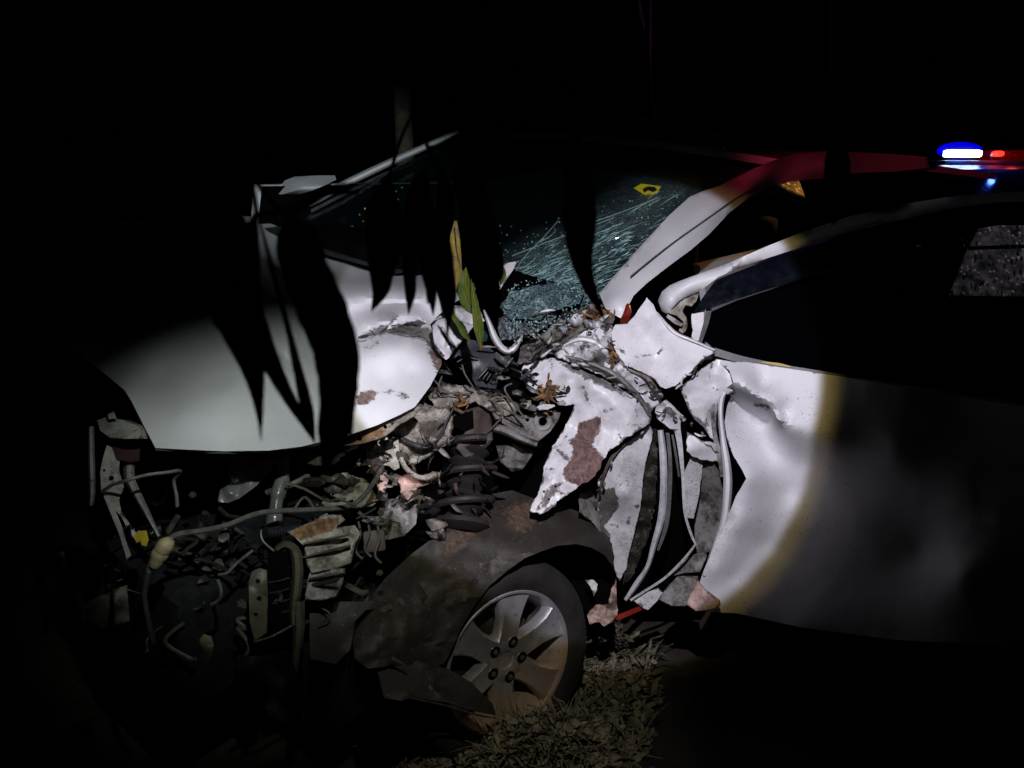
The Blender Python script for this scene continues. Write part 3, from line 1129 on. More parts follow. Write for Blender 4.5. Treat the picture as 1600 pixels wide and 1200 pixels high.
# ---- front door, wrenched ajar
door = sheet('front_door', CAR, [(1118, 561), (1150, 566), (1156, 564), (1220, 574), (1305, 587), (1400, 602), (1500, 619), (1640, 642), (1760, 662), (1750, 800), (1700, 1000), (1600, 1010), (1400, 1000),
                                 (1250, 980), (1150, 958), (1118, 957), (1095, 953), (1085, 945), (1088, 925), (1100, 890), (1115, 858), (1128, 832), (1136, 810), (1150, 775), (1166, 748), (1160, 735), (1146, 712), (1137, 690), (1132, 660), (1136, 635), (1142, 620), (1135, 606), (1146, 598), (1140, 580)],
             [(1118, 561, 2.02), (1156, 564, 1.99), (1220, 574, 1.945), (1305, 587, 1.89), (1500, 619, 1.78), (1760, 662, 1.64), (1750, 800, 1.60), (1700, 1000, 1.74), (1400, 1000, 1.92), (1250, 980, 2.02), (1118, 957, 2.09),
              (1088, 940, 2.11), (1100, 890, 2.06), (1136, 810, 2.03), (1166, 748, 1.955), (1137, 690, 2.045), (1135, 630, 2.06),
              (1230, 620, 1.915), (1400, 700, 1.79), (1190, 600, 1.955), (1230, 770, 2.065), (1340, 760, 1.91), (1340, 830, 1.945), (1200, 850, 2.08), (1150, 900, 2.085), (1340, 910, 1.965), (1440, 860, 1.87), (1500, 760, 1.745), (1500, 900, 1.76)],
             M['door'], res=7, thick=.006, seed=13, c=.10, edge_px=4, fine=.002,
             creases=[[(1212, 655, 1.915), (1240, 666, 1.90), (1300, 690, 1.868)],
                      [(1160, 690, 2.065), (1200, 706, 2.06), (1260, 722, 2.00)],
                      [(1142, 605, 1.965), (1175, 621, 1.935), (1205, 636, 1.915), (1222, 648, 1.91)], [(1144, 614, 2.045), (1172, 631, 2.04), (1196, 646, 2.03), (1208, 656, 1.99)],
                      [(1166, 748, 1.955), (1150, 790, 1.985), (1132, 835, 2.02), (1112, 890, 2.045)]],
             wear=[[(1128, 606), (1145, 604), (1150, 616), (1132, 618)], [(1180, 628), (1205, 635), (1200, 641), (1176, 634)]], soft=4)
sheet('door_skin_dent', door, [(1062, 607), (1078, 592), (1095, 577), (1108, 568), (1122, 561), (1150, 567), (1160, 590), (1150, 606), (1140, 616), (1130, 615), (1122, 634), (1118, 660), (1120, 690), (1110, 684), (1100, 668), (1085, 655), (1076, 640), (1070, 624)],
      [(1062, 607, 2.02), (1095, 577, 2.0), (1122, 561, 2.01), (1155, 575, 1.985), (1140, 616, 2.0), (1118, 660, 2.09), (1116, 688, 2.07), (1085, 655, 2.06), (1100, 620, 2.035)], M['paint'], res=4, seed=14, jit=(12, .014), c=.03, edge_px=7, ridge=.006, sharp=18, scuff=5,
      wear=[[(1076, 648), (1095, 654), (1112, 680), (1100, 682), (1084, 664)]], soft=5)
# ridge of the folded door edge
ribbon('door_edge_fold', door, [(1138, 606, 2.02), (1128, 622, 2.0), (1126, 650, 1.995), (1130, 690, 1.99), (1136, 730, 1.985), (1137, 765, 1.99), (1132, 810, 2.01), (1118, 850, 2.04), (1100, 900, 2.06)],
       [5, 9, 8, 10, 13, 14, 12, 9, 5], M['paint'], thick=.012, bow=.012)
ribbon('door_edge_fold', door, [(1120, 612, 2.03), (1114, 640, 2.05), (1117, 680, 2.06), (1124, 710, 2.05), (1128, 745, 2.05)], [3, 6, 7, 8, 4], M['grey'], thick=.012)
sheet('door_inner_tear', door, Z4([(760, 500), (860, 560), (930, 600), (1000, 600), (1080, 640), (1095, 720), (1085, 810), (1000, 800), (900, 790), (860, 765), (810, 752), (760, 700), (745, 620)]),
      [(1074, 676, 2.04), (1122, 698, 2.06), (1122, 722, 2.07), (1080, 712, 2.05), (1095, 700, 2.03)], M['paint'], res=3, seed=15, rag=1.2, edge_px=5, jit=(4, .008))
sheet('door_inner_plate', door, [(1080, 714), (1098, 719), (1097, 740), (1092, 775), (1084, 810), (1072, 809), (1068, 780), (1067, 755), (1070, 735)],
      [(1080, 714, 2.09), (1098, 719, 2.1), (1084, 810, 2.12), (1067, 755, 2.11)], M['greywhite'], res=4, seed=16, edge_px=4)
sheet('door_inner_plate', door, [(1097, 718), (1114, 722), (1126, 740), (1131, 780), (1130, 810), (1120, 838), (1108, 862), (1090, 870), (1086, 845), (1084, 815), (1092, 775)],
      [(1097, 718, 2.12), (1126, 740, 2.10), (1131, 800, 2.13), (1090, 870, 2.16), (1086, 815, 2.22), (1110, 790, 2.2)], M['grey'], res=5, seed=17, edge_px=3)
sheet('door_cavity_shade', CAR, [(985, 620), (1030, 612), (1110, 640), (1140, 720), (1135, 800), (1110, 900), (1080, 945), (1000, 945), (960, 920), (930, 850), (960, 720)],  # black sheet, paints the dark behind the door edge
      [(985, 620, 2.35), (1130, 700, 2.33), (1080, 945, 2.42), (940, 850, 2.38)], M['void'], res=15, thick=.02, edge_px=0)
# white cap and seal strips of the front door edge
sheet('door_hinge_cap', door, Z4([(540, 160), (590, 200), (650, 270), (720, 330), (690, 400), (690, 470), (640, 480), (580, 470), (520, 420), (450, 370), (420, 290), (440, 230)]),
      [(1041, 624, 2.02), (1068, 650, 2.04), (1060, 671, 2.05), (1028, 650, 2.03), (1045, 645, 2.0)], M['paint'], res=3, seed=18, jit=(6, .01), edge_px=3,
      wear=[[(1032, 640), (1045, 636), (1060, 648), (1048, 652), (1038, 646)]], soft=4)
ribbon('door_seal_strip', door, [(1058, 668, 2.05), (1063, 700, 2.06), (1067, 745, 2.07), (1070, 800, 2.08), (1080, 835, 2.09), (1087, 850, 2.09)], [10, 8, 5, 4, 4, 3], M['greywhite'], thick=.01)
ribbon('door_seal_strip', door, [(1087, 850, 2.09), (1070, 872, 2.10), (1040, 902, 2.12), (1010, 922, 2.14), (985, 938, 2.16)], [3, 4, 4, 4, 4], M['greywhite'], thick=.01)
ribbon('door_seal_strip', door, [(1032, 672, 2.06), (1036, 710, 2.06), (1037, 760, 2.07), (1033, 810, 2.09), (1022, 850, 2.10), (1012, 885, 2.12), (995, 912, 2.14), (977, 938, 2.15)], [9, 11, 11, 11, 9, 7, 9, 6], M['greywhite'], thick=.01, bow=.006)
ribbon('door_seal_strip', door, [(1043, 676, 2.08), (1047, 720, 2.08), (1046, 770, 2.09), (1041, 820, 2.10), (1028, 860, 2.12)], [6, 6, 7, 7, 4], M['seal'], thick=.01)
ribbon('door_seal_strip', door, [(1050, 676, 2.09), (1056, 710, 2.09), (1061, 745, 2.10)], [3, 4, 3], M['seal'], thick=.01)

# torn near-black strip with brown specks between wing and door
sheet('torn_flange', CAR, [(1018, 668), (1027, 672), (1027, 720), (1025, 780), (1016, 830), (1002, 870), (985, 905), (972, 915), (975, 895), (985, 860), (998, 800), (1003, 755), (1010, 720), (1017, 696)],
      [(1018, 668, 2.09), (1027, 780, 2.13), (975, 910, 2.17), (1003, 755, 2.12)], M['flange'], res=3, seed=19, rag=2.2, jit=(26, .03), c=.02, ridge=.02, thick=.01)

# door window frame, glass, visor
fr_top = [(1028, 470), (1034, 456), (1046, 446), (1062, 439), (1100, 425), (1140, 410), (1200, 384), (1255, 362), (1320, 340), (1400, 320), (1500, 305), (1640, 296)]
fr_bot = [(1640, 315), (1560, 316), (1490, 325), (1400, 345), (1330, 362), (1262, 383), (1200, 403), (1150, 421), (1122, 433), (1104, 447), (1088, 458), (1075, 463), (1062, 470), (1050, 482), (1044, 492), (1034, 486)]
frame = sheet('door_window_frame', door, fr_top + fr_bot,
              [(1030, 468, 2.13), (1062, 439, 2.11), (1140, 410, 2.09), (1255, 362, 2.05), (1400, 320, 2.0), (1640, 296, 1.92), (1640, 315, 1.92), (1490, 325, 1.97), (1400, 345, 2.0), (1262, 383, 2.04), (1150, 421, 2.08), (1075, 463, 2.11), (1040, 488, 2.12)],
              M['hood'], res=6, thick=.03, seed=20, c=.2, creases=[[(1045, 470, 2.085), (1070, 452, 2.085), (1145, 417, 2.065), (1258, 374, 2.025), (1400, 334, 1.98), (1600, 306, 1.91)]], edge_px=2, sharp=50)
# cream inner corner and triangle
sheet('door_frame_corner', door, Z3([(740, 300), (800, 230), (870, 190), (960, 150), (1060, 100), (1040, 180), (990, 240), (930, 230), (900, 290), (940, 340), (950, 420), (930, 480), (900, 500), (860, 470), (910, 390), (850, 330), (790, 310)]),
      [(1042, 488, 2.11), (1090, 460, 2.12), (1072, 515, 2.11)], M['cream'], res=3, seed=21, edge_px=2, jit=(5, .008))
sheet('door_mirror_base', door, Z3([(985, 310), (1115, 270), (1110, 400), (1090, 500), (1050, 585), (1010, 560), (985, 530), (1000, 470), (985, 400)]),
      [(1080, 490, 2.10), (1101, 485, 2.09), (1092, 533, 2.08), (1083, 525, 2.09)], M['paint'], res=3, seed=22, edge_px=2)
ribbon('window_channel', door, [(1108, 482, 2.085), (1103, 505, 2.08), (1094, 534, 2.07)], [9, 8, 6], M['seal'], thick=.012)
visor = sheet('rain_visor', door, [(1083, 488), (1100, 462), (1118, 438), (1132, 432), (1200, 406), (1262, 386), (1330, 366), (1400, 350), (1490, 332), (1600, 326), (1640, 330), (1640, 352), (1560, 352), (1480, 366), (1400, 392), (1330, 412), (1262, 432), (1200, 452), (1150, 468), (1110, 482)],
              [(1083, 488, 2.08), (1132, 432, 2.06), (1262, 386, 2.02), (1400, 350, 1.975), (1640, 330, 1.89), (1640, 352, 1.88), (1400, 392, 1.95), (1200, 452, 2.03), (1110, 482, 2.06)], M['visor'], res=10, thick=.003, edge_px=0)
sheet('clear_window_part', door, [(1430, 384), (1500, 364), (1640, 340), (1640, 640), (1500, 616), (1430, 604)],  # clearer part split off the pane to let the added backlight through
      [(1262, 434, 2.05), (1640, 340, 1.91), (1640, 640, 1.75), (1305, 583, 1.92)], M['window_clear'], res=20, thick=.004, edge_px=0)
glass = sheet('door_window', door, [(1104, 490), (1150, 470), (1262, 434), (1400, 394), (1428, 386), (1428, 603), (1400, 599), (1305, 583), (1220, 570), (1160, 560), (1120, 548), (1100, 532)],
              [(1104, 490, 2.10), (1262, 434, 2.05), (1640, 340, 1.91), (1640, 640, 1.75), (1305, 583, 1.92), (1120, 548, 2.05)], M['window'], res=20, thick=.004, edge_px=0)
ribbon('window_weatherstrip', door, [(1115, 549, 2.03), (1160, 562, 2.0), (1220, 573, 1.955), (1305, 586, 1.90), (1500, 617, 1.79), (1700, 648, 1.68)], [12, 11, 8, 6, 5, 5], M['seal'], thick=.012)
ribbon('window_weatherstrip', door, [(1190, 566, 1.972), (1215, 569, 1.955), (1235, 573, 1.942)], [2, 4, 2], M['yellow'], thick=.003)
# wet far glass seen through the door window, and drops
sheet('rear_quarter_window', CAR, [(1482, 462), (1508, 396), (1530, 354), (1640, 340), (1640, 464)], [(1482, 462, 2.8), (1640, 340, 2.95), (1640, 464, 2.85)], M['wet'], res=10, thick=.004, edge_px=0)
ribbon('window_divider', CAR, [(1512, 388, 2.79), (1570, 386, 2.81), (1640, 384, 2.83)], 6, M['void'], thick=.01)
spot('wet_glass_fill', tuple(P(1640, 392, 3.9)), tuple(P(1570, 405, 2.8)), 36, 12, .5, (.95, .85, 1.0), .03)  # unseen lamp added behind the pane to make it glow


def drops(name, parent, n, region, ev, r, mat, lift):
    V, Fc = [], []
    xs = [q[0] for q in region]
    ys = [q[1] for q in region]
    k = 0
    while k < n:
        u, v = rng.uniform(min(xs), max(xs)), rng.uniform(min(ys), max(ys))
        if not in_poly((u, v), region):
            continue
        d = float(ev([(u, v)])[0]) - lift
        rr = rng.uniform(*r) * (1 if rng.random() < .8 else 1.7)
        st_ = rng.uniform(1, 2.2)
        s = len(V)
        V.append(P(u, v, d - rr * .0016))
        for i in range(6):
            a = i * math.pi / 3
            V.append(P(u + rr * math.cos(a) * .75, v + rr * st_ * math.sin(a), d))
        for i in range(6):
            Fc.append((s, s + 1 + (i + 1) % 6, s + 1 + i))
        Fc.append(tuple(s + 1 + i for i in range(6)))
        k += 1
    return mesh_obj(name, V, Fc, mat, parent, kind='stuff', sharp=80)


gl_ev = rbf([(1104, 490, 2.10), (1262, 434, 2.05), (1640, 340, 1.91), (1640, 640, 1.75), (1305, 583, 1.92), (1120, 548, 2.05)])
drops('raindrops', door, 130, [(1490, 352), (1620, 338), (1620, 462), (1480, 462), (1510, 400)], gl_ev, (1.0, 2.0), M['drop'], .002)
drops('raindrops', door, 2, [(1427, 382), (1444, 376), (1440, 390)], gl_ev, (3.2, 3.6), M['drop'], .002)
drops('raindrops', door, 2, [(1484, 456), (1494, 456), (1494, 466), (1484, 466)], gl_ev, (2.0, 2.6), M['drop'], .002)

# ---- front wing, torn open
sheet('wing_corner', CAR, Z3([(560, 155), (620, 220), (660, 310), (760, 420), (880, 520), (1010, 580), (1180, 650), (1215, 680), (1090, 760), (1010, 840), (900, 950), (830, 1000), (740, 1030), (690, 1010), (620, 930),
                              (560, 890), (440, 840), (350, 810), (290, 740), (250, 650), (215, 540), (230, 450), (260, 410), (370, 400), (460, 300)]),
      [(1012, 466, 2.06), (1045, 512, 2.03), (1065, 526, 2.02), (1115, 548, 2.01), (1085, 580, 1.98), (1050, 607, 1.97), (1012, 590, 1.97), (975, 570, 1.98), (957, 535, 2.0), (965, 505, 2.02), (1030, 555, 2.005), (1000, 520, 2.025)],
      M['paint'], res=4, seed=31, jit=(12, .010), c=.03, edge_px=5, rag=.6, ridge=.002, sharp=22, scuff=3,
      wear=[[(1026, 552), (1033, 543), (1036, 545), (1028, 556)], [(973, 536), (976, 541), (973, 543)], [(1040, 612), (1062, 600), (1085, 578), (1100, 562), (1104, 566), (1080, 590), (1058, 610), (1040, 618)]], soft=4,
      creases=[[(983, 575, 1.955), (1003, 590, 1.945), (1022, 600, 1.945)]])
ribbon('wing_rolled_edge', CAR, [(1026, 488, 2.04), (1042, 508, 2.02), (1058, 522, 2.01), (1085, 533, 2.0), (1117, 547, 2.0)], [3, 6, 6, 5, 4], M['paint'], thick=.014, bow=.008)
ribbon('hinge_bracket', CAR, [(1042, 493, 2.1), (1055, 502, 2.09), (1066, 508, 2.08)], [5, 7, 5], M['steel'], thick=.012)
sheet('wing_upper', CAR, Z7([(210, 395), (260, 345), (320, 300), (400, 265), (480, 250), (520, 260), (510, 310), (500, 390), (560, 460), (640, 510), (700, 560), (750, 628), (715, 665), (690, 690), (650, 640), (600, 590), (500, 530), (380, 470), (230, 415)]),
      [(866, 553, 2.06), (900, 525, 2.07), (955, 511, 2.06), (958, 550, 2.0), (985, 578, 2.0), (1020, 610, 2.03), (1032, 626, 2.06), (1015, 645, 2.06), (985, 612, 2.05), (930, 580, 2.03), (915, 545, 2.0), (935, 555, 1.965)],
      M['paint'], res=3, seed=32, jit=(34, .032), c=.02, ridge=.022, sharp=16, scuff=16, rag=1.0, edge_px=7, thick=.004,
      wear=[[(925, 550), (940, 545), (950, 560), (940, 575), (928, 570)], [(870, 560), (910, 575), (960, 600), (1000, 625), (1020, 650), (1010, 652), (985, 622), (940, 596), (890, 576)]], soft=5,
      stain=[[(948, 530), (958, 535), (966, 570), (958, 572), (950, 550)]])
# orange bark jammed in the crease is a thing of its own (below)
sheet('wing_flap', CAR, Z7([(40, 500), (60, 440), (130, 420), (210, 412), (300, 450), (380, 488), (460, 525), (530, 560), (610, 605), (660, 655), (697, 705), (690, 745), (620, 780), (560, 820), (510, 860), (475, 895), (440, 960), (405, 1015),
                           (360, 1040), (300, 1080), (240, 1120), (200, 1165), (150, 1195), (95, 1185), (92, 1160), (125, 1100), (150, 1040), (160, 960), (185, 890), (240, 800), (275, 740), (305, 680), (312, 650), (250, 645), (190, 600), (150, 585), (100, 590), (70, 560)]),
      [(812, 585, 2.08), (830, 567, 2.08), (866, 560, 2.07), (930, 590, 2.03), (980, 612, 2.03), (1016, 650, 2.04), (1010, 665, 2.01), (975, 690, 1.975), (948, 715, 1.955), (930, 745, 1.94), (895, 770, 1.935), (835, 800, 1.915), (846, 755, 1.955),
       (860, 705, 1.995), (890, 645, 2.04), (875, 620, 2.045), (920, 640, 2.0), (900, 720, 1.95), (850, 600, 2.05), (945, 660, 1.98)],
      M['paint'], res=3, seed=33, jit=(34, .015), c=.03, ridge=.007, sharp=20, scuff=12, rag=1.8, edge_px=9, thick=.004, soft=6,
      creases=[[(868, 563, 2.055), (905, 580, 2.01), (950, 602, 1.985), (990, 628, 1.985), (1012, 655, 2.01)], [(846, 748, 1.96), (880, 750, 1.925), (920, 752, 1.92)]],
      wear=[[(868, 562), (905, 575), (940, 585), (955, 600), (985, 622), (960, 612), (925, 596), (890, 582)], [(835, 800), (850, 775), (862, 756), (880, 754), (866, 775), (850, 795)], [(818, 590), (830, 583), (840, 590), (826, 598)]],
      stain=[[(905, 662), (922, 655), (941, 650), (936, 676), (926, 694), (938, 708), (948, 722), (944, 738), (925, 752), (905, 760), (885, 752), (878, 738), (892, 716), (896, 700), (884, 690), (900, 682)]],
      holes=[(838, 586, 2.5), (833, 602, 2), (850, 768, 2), (858, 780, 2), (868, 760, 1.8)])
# folds of sheet metal lying across the wing
ribbon('wing_fold', CAR, [(878, 556, 2.03), (915, 565, 1.99), (955, 582, 1.965), (985, 606, 1.97), (1005, 630, 1.99), (1016, 650, 2.01)], [4, 7, 9, 9, 8, 4], M['grey'], thick=.01, bow=.01)
ribbon('wing_fold', CAR, [(962, 560, 2.0), (985, 578, 1.98), (1010, 590, 1.98), (1024, 608, 1.99), (1035, 622, 2.0)], [4, 8, 9, 8, 4], M['grey'], thick=.012, bow=.012)
ribbon('wing_fold', CAR, [(880, 540, 2.04), (905, 530, 2.02), (930, 535, 2.01), (945, 548, 2.0)], [4, 9, 10, 4], M['paint'], thick=.012, bow=.014)
ribbon('wing_fold', CAR, [(1012, 668, 2.06), (1005, 672, 2.05), (975, 692, 2.03), (952, 722, 2.02), (938, 760, 2.03), (932, 790, 2.04)], [3, 6, 7, 5, 4, 3], M['brown'], thick=.012)
sheet('wing_rear_panel', CAR, [(975, 689), (1000, 673), (1016, 665), (1020, 676), (1016, 696), (1009, 721), (1005, 745), (1001, 790), (992, 830), (984, 860), (978, 890), (968, 908), (960, 892), (956, 850), (948, 838), (938, 825), (932, 800), (931, 781), (938, 762), (950, 737), (962, 712)],
      [(975, 689, 2.06), (1016, 667, 2.07), (1005, 745, 2.08), (990, 840, 2.12), (968, 905, 2.16), (955, 850, 2.13), (931, 790, 2.09), (950, 737, 2.06), (975, 770, 2.05), (985, 720, 2.05), (950, 800, 2.11)],
      M['greywhite'], res=4, seed=34, jit=(6, .008), c=.12, ridge=.004, rag=.6, edge_px=6,
      wear=[[(978, 812), (984, 806), (984, 820), (978, 818)], [(955, 818), (966, 820), (966, 823), (955, 821)], [(986, 790), (1000, 788), (996, 795)], [(932, 770), (960, 760), (968, 790), (940, 830)]], soft=4)
sheet('wing_liner_edge', CAR, [(905, 772), (925, 765), (935, 790), (940, 820), (955, 835), (948, 845), (925, 815), (905, 800)], [(905, 772, 2.05), (955, 835, 2.1), (925, 815, 2.04)], M['grey'], res=4, seed=35, jit=(6, .015), rag=1)
# sill wreckage
sheet('sill_plate', CAR, Z8([(610, 765), (680, 720), (730, 700), (760, 730), (720, 770), (680, 810), (655, 800)]), [(992, 938, 2.1), (1030, 920, 2.12), (1010, 952, 2.08)], M['greywhite'], res=4, seed=36, jit=(4, .01), thick=.01)
sheet('sill_plate', CAR, Z8([(730, 755), (780, 690), (830, 640), (930, 640), (935, 690), (900, 730), (880, 790), (800, 790)]), [(1030, 936, 2.1), (1060, 900, 2.14), (1090, 905, 2.12), (1075, 946, 2.07)], M['grey'], res=4, seed=37, jit=(5, .015), thick=.01)
sheet('sill_plate', CAR, Z8([(780, 630), (850, 560), (960, 510), (975, 540), (940, 620), (860, 625), (800, 640)]), [(1045, 895, 2.16), (1100, 862, 2.14), (1095, 890, 2.12)], M['grey'], res=4, seed=38, jit=(5, .015), thick=.01)
sheet('sill_end', CAR, Z8([(870, 780), (900, 720), (930, 660), (960, 700), (1040, 760), (1045, 790), (990, 810), (920, 815)]), [(1072, 944, 2.06), (1090, 910, 2.08), (1125, 945, 2.0), (1090, 953, 2.04)], M['pink'], res=4, seed=39, thick=.012, jit=(5, .012))
sheet('torn_wing_foot', CAR, Z8([(375, 830), (420, 785), (480, 780), (500, 700), (520, 650), (525, 780), (530, 830), (500, 870), (465, 895), (440, 875), (385, 880)]),
      [(918, 962, 2.1), (950, 945, 2.11), (962, 905, 2.15), (965, 965, 2.1), (945, 978, 2.07)], M['pink'], res=3, seed=40, jit=(12, .02), rag=1.2, thick=.008)
sheet('torn_wing_foot', CAR, Z8([(365, 660), (400, 655), (430, 680), (425, 710), (410, 740), (395, 700)]), [(914, 908, 2.14), (930, 915, 2.12), (926, 930, 2.13)], M['greywhite'], res=3, seed=41, jit=(4, .015), rag=1)
ribbon('red_sill_trim', CAR, [(962, 966, 2.12), (985, 957, 2.11), (1010, 946, 2.09)], [8, 8, 6], M['red'], thick=.02)
sheet('wheel_arch_shade', CAR, [(850, 850), (900, 845), (950, 850), (962, 890), (965, 950), (930, 965), (900, 940), (880, 900)], [(850, 850, 2.25), (962, 900, 2.22), (930, 965, 2.22)], M['void'], res=12, thick=.02, edge_px=0)  # near-black sheet paints the shade inside the arch

# ---- crushed metal at the foot of the windscreen pillar
sheet('crumpled_cowl', CAR, [(862, 505), (885, 492), (905, 482), (925, 478), (945, 485), (960, 492), (958, 503), (935, 510), (905, 520), (880, 540), (866, 553), (840, 560), (808, 572), (812, 545), (830, 528), (850, 520)],
      [(862, 505, 2.16), (905, 482, 2.19), (955, 495, 2.13), (905, 520, 2.09), (866, 553, 2.08), (815, 565, 2.06), (835, 528, 2.12)], M['grey'], res=3, seed=42, jit=(40, .04), c=.02, ridge=.03, sharp=16, rag=1.6, thick=.006,
      stain=[[(910, 486), (940, 484), (950, 500), (925, 502)], [(880, 515), (905, 510), (900, 522)]])
for i, (pl, dz, m) in enumerate([
        ([(884, 500), (902, 488), (915, 494), (912, 506), (896, 512)], 2.12, 'paint'),
        ([(915, 480), (932, 470), (944, 478), (938, 486), (922, 488)], 2.16, 'paint'),
        ([(912, 500), (935, 500), (948, 506), (930, 514), (914, 512)], 2.08, 'paint'),
        ([(842, 525), (862, 516), (882, 520), (874, 532), (852, 540)], 2.10, 'cream'),
        ([(866, 512), (884, 506), (890, 522), (878, 528)], 2.11, 'greywhite'),
        ([(872, 492), (886, 484), (890, 500), (880, 508)], 2.15, 'black'),
        ([(860, 540), (885, 530), (905, 520), (890, 536), (868, 552)], 2.07, 'cream')]):
    cx = sum(q[0] for q in pl) / len(pl)
    cy = sum(q[1] for q in pl) / len(pl)
    sheet('torn_metal', CAR, pl, [(pl[0][0], pl[0][1], dz), (pl[2][0], pl[2][1], dz - .03), (pl[-1][0], pl[-1][1], dz + .01), (cx, cy, dz - .035)], M[m], res=3, seed=60 + i, jit=(4, .02), rag=1.2, thick=.005)
sheet('indicator_lens', CAR, Z3([(300, 370), (340, 280), (355, 225), (375, 205), (400, 230), (415, 290), (400, 350), (370, 395), (310, 400)]), [(970, 503, 2.09), (981, 474, 2.11), (987, 490, 2.1), (978, 492, 2.07)], M['red'], res=3, thick=.02, edge_px=0, seed=43)
ribbon('wiper_strip', CAR, zc(640, 460, .1625, [(715, 150, 2.12), (765, 270, 2.10), (815, 410, 2.08), (880, 510, 2.06), (950, 545, 2.05), (1010, 510, 2.05), (1085, 395, 2.07)]), [3, 8, 11, 11, 11, 10, 3], M['paint'], thick=.008, bow=.012)

# ---- plastic cowl grille under the screen
cowl = sheet('cowl_grille', CAR, Z1([(385, 620), (470, 520), (570, 430), (700, 460), (780, 520), (860, 600), (970, 585), (975, 680), (900, 720), (850, 820), (830, 910), (640, 880), (560, 740), (480, 720), (420, 690)]),
             [(702, 560, 2.04), (732, 530, 2.08), (780, 555, 2.08), (798, 560, 2.06), (775, 606, 2.0), (744, 602, 2.0), (725, 578, 2.03)], M['dark'], res=4, seed=44, jit=(8, .02), thick=.006, edge_px=0,
             holes=[Z1([(400, 630), (470, 580), (570, 665), (530, 720), (470, 690)]), Z1([(660, 790), (760, 680), (840, 760), (820, 850), (740, 870)])])
for k in range(5):
    a = Z1([(668 + k * 36, 800 + k * 14), (765 + k * 18, 690 + k * 20)])
    ribbon('grille_slat', cowl, [(a[0][0], a[0][1], 2.005), (a[1][0], a[1][1], 2.02)], 2.0, M['seal'] if k == 0 else M['dark'], thick=.012)
for k in range(3):
    a = Z1([(410 + k * 45, 620 + k * 32), (470 + k * 40, 580 + k * 38)])
    ribbon('grille_slat', cowl, [(a[0][0], a[0][1], 2.03), (a[1][0], a[1][1], 2.04)], 1.6, M['seal'], thick=.012)
sheet('cowl_gap_shade', CAR, Z1([(850, 870), (880, 690), (980, 690), (1060, 660), (1135, 640), (1110, 720), (1075, 800), (1140, 880), (1135, 960), (1180, 1000), (1060, 1060), (1000, 980), (900, 970)]),  # near-black sheet paints the dark gap in the cowl
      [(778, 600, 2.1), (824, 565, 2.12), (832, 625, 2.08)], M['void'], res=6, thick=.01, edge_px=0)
sheet('bottle_cap', CAR, Z1([(660, 400), (690, 345), (730, 350), (755, 400), (740, 450), (690, 460)]), [(748, 522, 2.02), (756, 515, 2.0), (762, 530, 2.02)], plain('green_glass', (.03, .08, .08), .1, bumps=0, coat=.6), res=3, thick=.02, edge_px=0)
sheet('bay_shade_fill', CAR, [(560, 640), (640, 600), (720, 560), (860, 600), (900, 640), (930, 780), (880, 820), (760, 860), (640, 880), (480, 860), (330, 860), (230, 800), (240, 720), (400, 700)],  # near-black sheet stands in for the shade deep in the bay
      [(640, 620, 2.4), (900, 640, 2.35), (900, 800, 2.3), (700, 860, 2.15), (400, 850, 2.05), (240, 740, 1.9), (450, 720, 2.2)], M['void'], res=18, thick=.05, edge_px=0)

# ---- inner wing, strut, braces
sheet('inner_wing_ledge', CAR, Z6([(540, 540), (570, 500), (640, 480), (740, 490), (830, 505), (880, 530), (930, 560), (1000, 575), (1060, 560), (1065, 600), (1000, 610), (940, 640), (880, 660), (850, 610), (780, 570), (690, 585), (640, 610), (570, 590)]),
      [(670, 620, 1.98), (700, 602, 2.03), (760, 606, 2.04), (830, 628, 2.06), (775, 655, 2.0), (700, 640, 1.97)], M['cream'], res=3, seed=45, jit=(46, .035), c=.02, ridge=.03, sharp=16, rag=1.6, thick=.008,
      stain=[[(755, 615), (785, 612), (790, 625), (765, 628)]])
sheet('inner_wing', CAR, Z6([(320, 670), (400, 640), (480, 605), (560, 590), (640, 600), (665, 640), (665, 700), (640, 780), (560, 830), (470, 885), (420, 880), (395, 800), (380, 740), (340, 720)]),
      [(605, 662, 1.86), (660, 640, 1.93), (708, 650, 1.96), (700, 690, 1.93), (650, 725, 1.88), (622, 690, 1.85)], M['cream'], res=3, seed=46, jit=(26, .022), c=.02, ridge=.015, rag=1, thick=.006, holes=[(612, 668, 4), (648, 656, 2.5)],
      wear=[[(655, 660), (690, 655), (700, 690), (660, 690)]])
ribbon('hose', CAR, [(624, 683, 1.84), (645, 694, 1.82), (668, 698, 1.83), (688, 680, 1.87), (700, 655, 1.9), (712, 630, 1.93)], [7, 9, 8, 5, 4, 4], M['dark'], thick=.02, bow=.01)
sheet('engine_mount_bracket', CAR, Z6([(232, 770), (270, 742), (330, 740), (390, 748), (400, 800), (398, 900), (372, 912), (345, 890), (312, 885), (300, 892), (245, 892), (232, 830)]),
      [(575, 688, 1.80), (622, 684, 1.83), (624, 730, 1.81), (577, 728, 1.79)], M['cream'], res=3, seed=47, jit=(6, .006), thick=.02, holes=[(596, 691, 3.2), (607, 698, 2), (606, 717, 2.2), (582, 690, 2.2), (582, 722, 2), (590, 720, 2)], edge_px=3)
sheet('dangling_bracket', CAR, Z6([(245, 897), (300, 892), (335, 925), (342, 965), (330, 1010), (300, 1062), (290, 1000), (262, 930)]), [(577, 730, 1.80), (604, 740, 1.81), (594, 782, 1.77)], M['pink'], res=3, seed=48, jit=(5, .01), rag=.6, thick=.006)
tube('bent_rod', CAR, zc(500, 450, .3125, [(405, 850, 1.80), (430, 900, 1.79), (480, 940, 1.78), (530, 950, 1.77), (590, 935, 1.77)]), [.006] * 24 + [.010], M['cream'])
